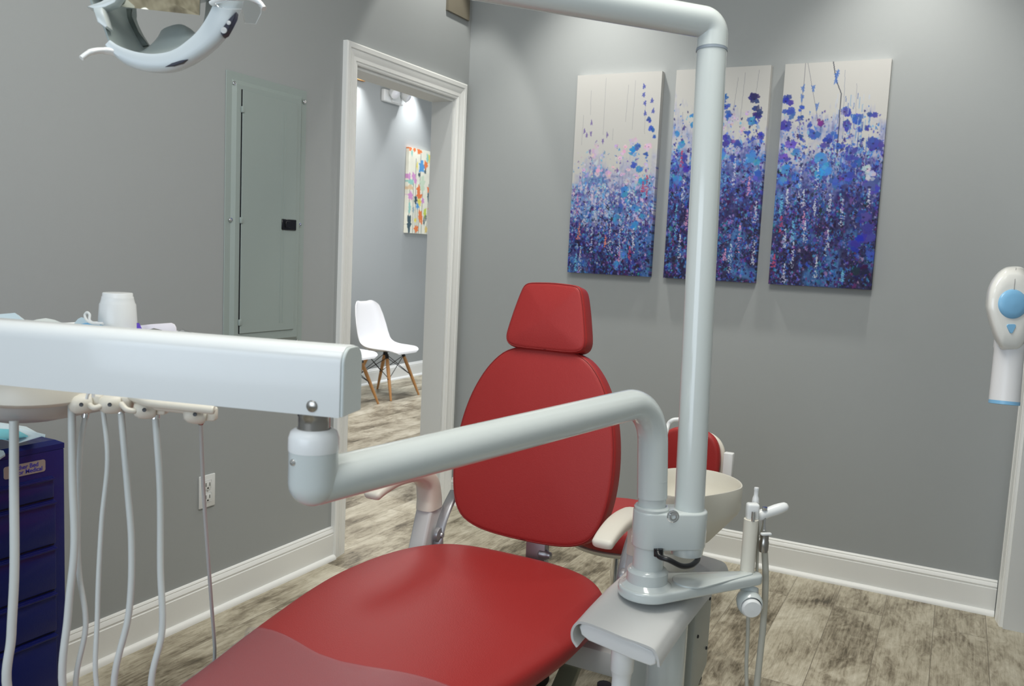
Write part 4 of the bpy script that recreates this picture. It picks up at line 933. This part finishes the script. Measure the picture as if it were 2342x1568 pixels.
# decals with buttons
def on_ring(x, y, h=.0135): return at(x, y, LD)+vd*h
bm = B(); prism(bm, [on_ring(x, y, .0) for x, y in [(511, 82), (518, 66), (530, 50), (546, 34), (544, 46), (534, 66), (524, 84), (515, 89)]], vd, .0125, .001, 1); dc = done('control_strip', bm, DARKG, dl, 40, 'dark control strip with two round buttons')
for x, y, r in ((519, 77, .0045), (530, 60, .003)): 
    bm = B(); lathe(bm, [(r, 0), (r, .0012), (r*.7, .0016)], on_ring(x, y, .0126), vd, 20); done('button', bm, GREYP, dc)
bm = B(); prism(bm, [on_ring(x, y, .0) for x, y in [(385, 159), (400, 150), (420, 144), (437, 142), (425, 150), (405, 157)]], vd, .0128, .0008, 1); done('name_strip', bm, DARKG, dl, 40, 'dark oval strip')
# handles
bm = B(); tube(bm, catmull([at(268, 122, LD-.002), at(248, 117, LD-.01), at(225, 116, LD-.02), at(203, 121, LD-.03), at(186, 133, LD-.035)], 8), [.0085]*12+[.0075]*12+[.0062]*9, 16, True, .6); done('handle', bm, WHITE, dl, 60)
bm = B(); tube(bm, catmull([at(486, 8, LD-.015), at(505, 0, LD-.025), at(535, -6, LD-.03), at(570, -5, LD-.03), at(592, 5, LD-.03), at(604, 20, LD-.03)], 8), .0062, 16, True, .6); hd2 = done('handle', bm, WHITE, dl, 60)
bm = B(); prism(bm, [at(x, y, LD-.04) for x, y in [(492, 8), (520, 2), (570, 2), (596, 12), (598, 30), (585, 56), (560, 54), (553, 22), (520, 22), (500, 16)]], vd, .002, .0006, 1); done('clear_guard', bm, CLEAR, dl, 40)
bm = B(); prism(bm, [at(x, y, LD+.01) for x, y in [(215, 20), (196, 14), (230, 2), (250, -10), (275, -12), (262, 6), (240, 16)]], fwd, .02, .003, 2); prism(bm, [at(x, y, LD) for x, y in [(212, 18), (222, 50), (240, 62), (246, 60), (232, 16)]], fwd, .02, .002, 2); done('side_shield', bm, ENAM, dl, 40)
# yoke up to the arm (above the frame)
HC = at(400, -60, LD+.06)
bm = B(); tube(bm, fillet([HC+Vector((0, 0, -.02)), HC+Vector((0, 0, .10)), Vector((LEND.x, LEND.y, LEND.z-.02))], .03, 8), .018, 20); lathe(bm, [(.05, -.03), (.06, -.01), (.05, .02), (.02, .03)], HC, (0, 0, 1), 28)
tube(bm, [at(219, -20, LD+.02), HC, at(560, -30, LD+.02)], .012, 14); done('yoke', bm, ENAM, dl, 50)

# ------------------------------------------------------------------ assistant arm with suction holder
asst = thing('suction_holder', (1.95, -2.11, .55), 'grey tapered side arm holding the suction hoses at right', 'instrument holder arm')
AE = Vector((1.954, -2.070, .70))
bm = B(); prism(bm, hull2(P0, .055, AE, .0175, .688), (0, 0, 1), .021, .005, 3); prism(bm, hull2(P0+Vector((.07, .06, 0)), .036, AE+Vector((-.01, -.01, 0)), .010, .708), (0, 0, 1), .004, .003, 2); done('tapered_arm', bm, ENAM, asst, 35)
ct_ = Vector((1.940, -2.066, .818))
cbv = Vector((ct_.x, ct_.y, .705)); ctv = Vector((ct_.x, ct_.y, ct_.z))
bm = B(); tube(bm, [cbv, ctv], .0145, 24); done('holder_column', bm, CREAM, asst, 40)
bm = B(); box(bm, (-.0125, -.010, 0), (.0125, .010, .034), .005, 3, Matrix.Translation(ctv+Vector((0, .006, -.002))) @ Matrix.Rotation(YAW, 4, 'Z')); done('clevis', bm, WHITE, asst, 40)
bm = B(); tube(bm, [ctv+vd*.012+Vector((0, 0, -.002)), ctv+vd*.012+Vector((0, 0, .018))], .004, 12); done('pin', bm, CHROME, asst)
h0, h1 = at(1722, 1183, 1.765), at(1796, 1158, 1.77)
bm = B(); d = (h1-h0).normalized(); lathe(bm, [(.008, -.004), (.0105, 0), (.0105, .004), (.0118, .008), (.0112, .02), (.0105, .035), (.0112, .05), (.0108, .06), (.0095, (h1-h0).length), (.006, (h1-h0).length+.005), (.0, (h1-h0).length+.006)], h0, d, 24, cap=False); done('handle_grip', bm, WHITE, asst, 50)
v0 = at(1728, 1160, 1.775)
bm = B(); lathe(bm, [(.0065, 0), (.0065, .006), (.0075, .010), (.0065, .018), (.0045, .024), (.0045, .034), (.0052, .036), (.0045, .040)], at(1727, 1158, 1.77), (0, 0, 1), 18); done('valve_tip', bm, WHITE, asst, 50)
bm = B(); lathe(bm, [(.0055, 0), (.0055, .006)], at(1749, 1166, 1.76), (0, 0, 1), 14); lathe(bm, [(.0035, 0), (.0035, -.022), (.0065, -.038), (.0070, -.048)], at(1749, 1176, 1.76), (0, 0, 1), 16); done('valve_stem', bm, CHROME, asst)
bm = B(); lathe(bm, [(.0085, 0), (.0085, -.012), (.0095, -.014), (.0095, -.03), (.0085, -.036)], at(1749, 1222, 1.76), (0, 0, 1), 18); done('suction_valve', bm, STEEL, asst, 40)
bm = B(); box(bm, (-.010, -.004, -.003), (.012, .004, .002), .0015, 2, Matrix.Translation(at(1751, 1220, 1.745)) @ Matrix.Rotation(YAW+.2, 4, 'Z')); done('lever', bm, WHITE, asst)
kb = at(1713, 1383, 1.745); ka = (vd+Vector((0, 0, -.25))).normalized()
bm = B(); lathe(bm, [(.0, -.030), (.016, -.026), (.024, -.012), (.026, .004), (.0245, .014), (.0215, .018), (.0205, .0175)], kb+Vector((0, 0, .006)), ka, 32, cap=False); tube(bm, [kb+Vector((0, 0, .006)), Vector((AE.x-.006, AE.y+.002, .675))], .018, 20); done('knob_body', bm, ENAM, asst, 50)
bm = B(); lathe(bm, [(.020, .010), (.020, .021), (.017, .0245), (.0, .0255)], kb+Vector((0, 0, .004)), ka, 32, cap=False); done('knob_cap', bm, WHITE, asst, 40)
for pts, wp in (([(1749, 1262), (1751, 1330), (1746, 1420), (1738, 1500), (1728, 1600), (1725, 1700)], 15), ([(1711, 1408), (1710, 1460), (1707, 1520), (1709, 1600), (1712, 1700)], 9), ([(1732, 1190), (1733, 1230), (1731, 1310)], 7)):
    P = [at(x, y, 1.775 if len(pts) < 5 else 1.79) for x, y in pts]
    if len(pts) > 4: P += [Vector((1.86, -2.08, .33)), Vector((1.80, -2.05, .36))]
    bm = B(); tube(bm, catmull(P, 8), wp*1.775/1975/2, 12); done('suction_hose', bm, mat('beige_hose', (186, 184, 172), .45, var=.02), asst, 60)

# ------------------------------------------------------------------ cuspidor
cus = thing('cuspidor', (1.78, -1.96, .66), 'cream rinse bowl behind the two grey poles', 'rinse bowl')
rim = closed_smooth([(1.705, -2.00, 0), (1.715, -1.93, 0), (1.760, -1.885, 0), (1.820, -1.880, 0), (1.872, -1.915, 0), (1.899, -1.970, 0), (1.893, -2.020, 0), (1.862, -2.085, 0), (1.825, -2.135, 0), (1.765, -2.14, 0), (1.722, -2.08, 0)], 6)
ZR = .858
bm = B(); loft(bm, [scaled(rim, .42, .715, -.025, -.02), scaled(rim, .62, .735, -.020, -.012), scaled(rim, .96, .798, -.002, 0), scaled(rim, .99, .808), scaled(rim, 1.0, ZR-.006), scaled(rim, .99, ZR), scaled(rim, .965, ZR), scaled(rim, .94, ZR-.006), scaled(rim, .90, ZR-.03), scaled(rim, .75, ZR-.055, -.01), scaled(rim, .40, ZR-.070, -.02)]); done('bowl', bm, CREAM, cus, 60)
bm = B(); loft(bm, [scaled(rim, .42, .655, -.025, -.02), scaled(rim, .42, .72, -.025, -.02)]); done('pedestal', bm, CREAM, cus, 50)
f0 = at(1523, 995, 2.05); 
bm = B(); tube(bm, catmull([Vector((1.70, -1.90, .835)), Vector((1.697, -1.897, .90)), at(1527, 975, 2.03), at(1536, 962, 2.03), at(1550, 959, 2.03), at(1566, 961, 2.03), at(1580, 975, 2.03), at(1585, 995, 2.03)], 8), .0052, 12); done('water_spout', bm, WHITE, cus, 60)

# ------------------------------------------------------------------ stool behind the chair
SX, SY = 1.385, -1.275
st = thing('assistant_stool', (SX, SY, 0), 'red round-seated assistant stool partly hidden behind the dental chair', 'stool')
bm = B(); lathe(bm, [(.10, .447), (.155, .447), (.178, .456), (.188, .474), (.187, .500), (.178, .520), (.155, .532), (.0, .538)], (SX, SY, 0), (0, 0, 1), 64, cap=False); done('seat', bm, RED, st, 60)
bm = B(); lathe(bm, [(.05, .428), (.14, .428), (.165, .435), (.175, .448), (.16, .450)], (SX, SY, 0), (0, 0, 1), 64, cap=True); done('seat_base', bm, CREAM, st, 60)
bm = B(); tube(bm, [(SX, SY, .42), (SX, SY, .22)], .022, 20); tube(bm, [(SX, SY, .25), (SX, SY, .09)], .030, 20); done('column', bm, CHROME, st)
bm = B()
for k in range(5):
    a = 2*PI*k/5+.3; e_ = Vector((SX+math.cos(a)*.26, SY+math.sin(a)*.26, .075)); tube(bm, [(SX, SY, .10), e_], [.024, .014], 12)
done('star_base', bm, BASEG, st)
for k in range(5):
    a = 2*PI*k/5+.3; e_ = Vector((SX+math.cos(a)*.26, SY+math.sin(a)*.26, .026)); bm = B(); lathe(bm, [(.020, -.018), (.025, -.014), (.025, .014), (.020, .018)], e_, (-math.sin(a), math.cos(a), 0), 20); tube(bm, [e_, e_+Vector((0, 0, .05))], .006, 8); done('caster', bm, BLACK, st)
# backrest: curved pad in a cream shell
bc = Vector((1.500, -.950, 0))
def curved_pad(w_, z0, z1, off, th, crown, r):
    o_ = []
    for k in range(48):
        a = 2*PI*k/48; c, s_ = math.cos(a), math.sin(a); o_.append((math.copysign(abs(c)**.7, c)*w_, (z0+z1)/2+math.copysign(abs(s_)**.75, s_)*(z1-z0)/2))
    bm = B(); cushion(bm, o_, (bc.x, bc.y+off, 0), (1, 0, 0), (0, 0, 1), (0, -1, 0), th, r, crown, 72)
    for v_ in bm.verts: dx = v_.co.x-bc.x; v_.co.y -= 1.3*dx*dx
    return bm
done('back_pad', curved_pad(.108, .545, .762, 0, .04, .008, .015), RED, st, 60)
done('back_shell', curved_pad(.118, .540, .750, .042, .03, 0, .012), CREAM, st, 60)
bm = B(); box(bm, (bc.x+.118, bc.y-.0, .56), (bc.x+.150, bc.y+.03, .695), .004, 2); done('side_plate', bm, WHITE, st)
bm = B(); tube(bm, fillet([(SX, SY, .435), (bc.x, bc.y+.10, .435), (bc.x, bc.y+.10, .66)], .05, 6), .014, 14); tube(bm, [(bc.x, bc.y+.105, .65), (bc.x, bc.y+.07, .65)], .02, 12); done('back_bracket', bm, BASEG, st)

# ------------------------------------------------------------------ X-ray head on its arm at the right wall
XD = 2.05
xr = thing('xray_head', tuple(at(2305, 925, XD)), 'white wall-mounted X-ray head with blue button and cone at right edge', 'X-ray unit')
body = [(2312, 609), (2296, 613), (2279, 626), (2265, 646), (2257, 668), (2254, 695), (2255, 712), (2262, 740), (2271, 768), (2282, 792), (2292, 804), (2318, 808), (2332, 806), (2345, 792), (2356, 765), (2368, 735), (2376, 705), (2375, 670), (2366, 640), (2352, 622), (2335, 610)]
cx_, cy_ = 2314, 705
def xo(P, s_, D): return [at(cx_+(x-cx_)*s_, cy_+(y-cy_)*s_, D) for x, y in P]
bs = [(p.x, p.y) for p in closed_smooth([(x, y, 0) for x, y in body], 3)]
bm = B(); loft(bm, [xo(bs, .55, XD-.058), xo(bs, .78, XD-.056), xo(bs, .88, XD-.048), xo(bs, .96, XD-.028), xo(bs, 1.0, XD), xo(bs, 1.0, XD+.03), xo(bs, .96, XD+.055), xo(bs, .85, XD+.075), xo(bs, .5, XD+.082)]); done('head_housing', bm, mat('xray_white', (226, 226, 222), .18, coat=.4), xr, 80)
bm = B()
for a, b in ((0, 7),): tube(bm, [at(2324, 612, XD-.036), at(2321, 640, XD-.0585), at(2319, 664, XD-.0595)], .0006, 6)
done('seam_line', bm, mat('seam_line_grey', (150, 150, 150), .5), xr)  # thin grey thread marking the seam of the housing
bc2 = at(2315, 695, XD-.056); bm = B(); lathe(bm, [(.034, -.004), (.034, .002), (.031, .006), (.02, .009), (0, .010)], bc2, vd, 40, cap=False); done('hub_button', bm, SKY, xr, 50)
bm = B(); prism(bm, [at(x, y, XD-.0565) for x, y in round_poly([(2299, 742, 0), (2324, 742, 0), (2311, 768, 0)], 5, 4) and [(p.x, p.y) for p in round_poly([(2299, 741, 0), (2324, 741, 0), (2311, 767, 0)], 4, 4)]], vd, .004, .0005, 1); done('indicator_badge', bm, SKY, xr, 40)
c0_ = at(2309, 790, XD-.01); c1_ = at(2297, 916, XD-.01); cd_ = (c1_-c0_).normalized(); L_ = (c1_-c0_).length; rr_ = 31.5*XD/1975
bm = B(); lathe(bm, [(rr_*1.02, -.012), (rr_*1.02, .004), (rr_*.97, .012), (rr_*1.0, L_), (rr_*.93, L_+.001)], c0_, cd_, 40); done('cone', bm, mat('cone_white', (222, 222, 224), .35), xr, 50)
bm = B(); lathe(bm, [(rr_*1.01, L_), (rr_*1.01, L_+.008), (rr_*.9, L_+.009), (rr_*.85, L_)], c0_, cd_, 40, cap=False); done('cone_ring', bm, SKY, xr, 50)
HX = at(2345, 700, XD+.03)
bm = B(); tube(bm, fillet([HX, HX+RT*.14+Vector((0, 0, .0)), Vector((XR-.03, -1.62, HX.z+.30)), Vector((XR-.03, -1.62, 1.62))], .03, 6), .016, 16); box(bm, (XR-.075, -1.70, 1.45), (XR-.002, -1.54, 1.75), .012, 3); done('wall_arm', bm, mat('xray_white', (0, 0, 0)), xr, 50)

# ------------------------------------------------------------------ blue tool cart
fx = .50; q = on(147, 1012, 0, fx); cyr = q.y; czt = q.z
CX0, CY0, cyl = .06, cyr-.46, cyr
cart = thing('tool_cart', ((CX0+fx)/2, cyr-.23, 0), 'dark blue metal drawer cart against the left wall', 'drawer cart')
bm = B(); box(bm, (CX0, CY0, .10), (fx, cyr, czt-.012), .003, 2)
lo = [Vector((CX0, CY0, czt-.012)), Vector((fx, CY0, czt-.012)), Vector((fx, cyr, czt-.012)), Vector((CX0, cyr, czt-.012))]
c_ = sum(lo, Vector())/4
loft(bm, [lo, [p+Vector((0, 0, .012)) for p in lo], [p+(c_-p)*.06+Vector((0, 0, .020)) for p in lo], [p+(c_-p)*.14+Vector((0, 0, .012)) for p in lo]]); done('cabinet', bm, BLUE, cart, 30)
# plaque
pl0 = on(8, 1077, 0, fx); pl1 = on(103, 1064, 0, fx); zc = (on(8, 1077, 0, fx).z+on(103, 1064, 0, fx).z)/2
ph = .027
bm = B(); rp = round_poly([(pl0.y, zc-ph/2-.002, 0), (pl1.y, zc-ph/2-.002, 0), (pl1.y, zc+ph/2-.002, 0), (pl0.y, zc+ph/2-.002, 0)], .005, 4)
prism(bm, [Vector((fx, p.x, p.y)) for p in rp], (1, 0, 0), .0015); plq = done('name_plate', bm, PLAQUE, cart, 30)
def text(name, body_, size, loc, M3, m, parent):
    cu = bpy.data.curves.new('txt', 'FONT'); cu.body = body_; cu.size = size; cu.extrude = .0003; cu.offset = size*.012
    o = bpy.data.objects.new('txt', cu); C.objects.link(o); bpy.context.view_layer.update()
    me = bpy.data.meshes.new_from_object(o.evaluated_get(bpy.context.evaluated_depsgraph_get())); bpy.data.objects.remove(o); me.name = name
    me.transform(M3); me.transform(Matrix.Translation(loc)); return link_mesh(name, me, m, parent, 0)
MX = Matrix(((0, 0, 1, 0), (1, 0, 0, 0), (0, 1, 0, 0), (0, 0, 0, 1)))
text('lettering', 'Mother Bed', .0135, Vector((fx+.0018, pl0.y+.012, zc-.0005)), MX, INK, plq)
text('lettering', 'Color Medical', .0130, Vector((fx+.0018, pl0.y+.012, zc-.0115)), MX, INK, plq)
zs = [on(118, 1085, 0, fx).z, on(118, 1140, 0, fx).z, on(128, 1243, 0, fx).z, on(131, 1346, 0, fx).z, on(133, 1440, 0, fx).z, .22, .13]
dy1 = on(116, 1100, 0, fx).y+.004
for k in range(len(zs)-1):
    bm = B(); box(bm, (fx-.01, CY0+.02, zs[k+1]+.004), (fx+.006, dy1+(0 if k == 0 else .004), zs[k]-.002), .003, 2); dr = done('drawer', bm, BLUE, cart, 40)
    bm = B(); box(bm, (fx+.004, CY0+.02, zs[k]-.010), (fx+.012, dy1+(0 if k == 0 else .004), zs[k]-.004), .002, 2); done('pull_lip', bm, BLUE, dr)
    bm = B(); box(bm, (fx-.001, CY0+.02, zs[k+1]), (fx+.001, dy1+.002, zs[k+1]+.004)); done('drawer_gap', bm, DBLUE, dr)
for x in (CX0+.05, fx-.05):
    for y in (CY0+.05, cyr-.05):
        bm = B(); lathe(bm, [(.03, -.012), (.035, -.008), (.035, .008), (.03, .012)], (x, y, .036), (0, 1, 0), 20); tube(bm, [(x, y, .04), (x, y, .105)], .009, 8); done('caster', bm, BLACK, cart)
# off-white box behind the cart
bm = B(); p1 = on(152, 1040, 0, .16); box(bm, (.02, cyr+.01, .30), (.17, cyr+.05, p1.z+.01), .006, 3)
# sterilisation pouches on the cart
ZC = czt+.0085
def pouch(pts, z, m, lab, cat, th=.002, grp=None):
    bm = B(); P = [on(x, y, 2, z+dz) for x, y, dz in pts]
    prism(bm, P, (0, 0, -1), th); return tag(done('pouch', bm, m, None, 20), lab, cat, grp)
bm.free()
bm = B(); box(bm, (.05, cyr+.008, .28), (fx-.10, cyr+.035, on(155, 1040, 0, .36).z), .006, 3)
tag(done('side_bin', bm, CREAM), 'narrow cream box standing upright beside the blue drawer cart', 'box')
pouch([(-60, 985, .0), (40, 1012, .002), (104, 993, .022), (103, 998, .020), (60, 975, .01), (-20, 962, .01)][0:6], ZC+.006, PAPER, 'pale paper pouch with upturned corner on top of the blue cart', 'sterilisation pouch')
pouch([(-40, 1000, 0), (15, 1003, 0), (64, 996, 0), (38, 982, 0), (-30, 978, 0)], ZC+.022, TEAL, 'teal film pouch on the paper pouch, topmost on the cart', 'sterilisation pouch')
pouch([(-50, 1048, 0), (0, 1046, 0), (12, 1038, 0), (8, 1030, 0), (-50, 1020, 0)], ZC+.004, PAPER, 'small white pad at the front left of the blue cart top', 'pad', .004)
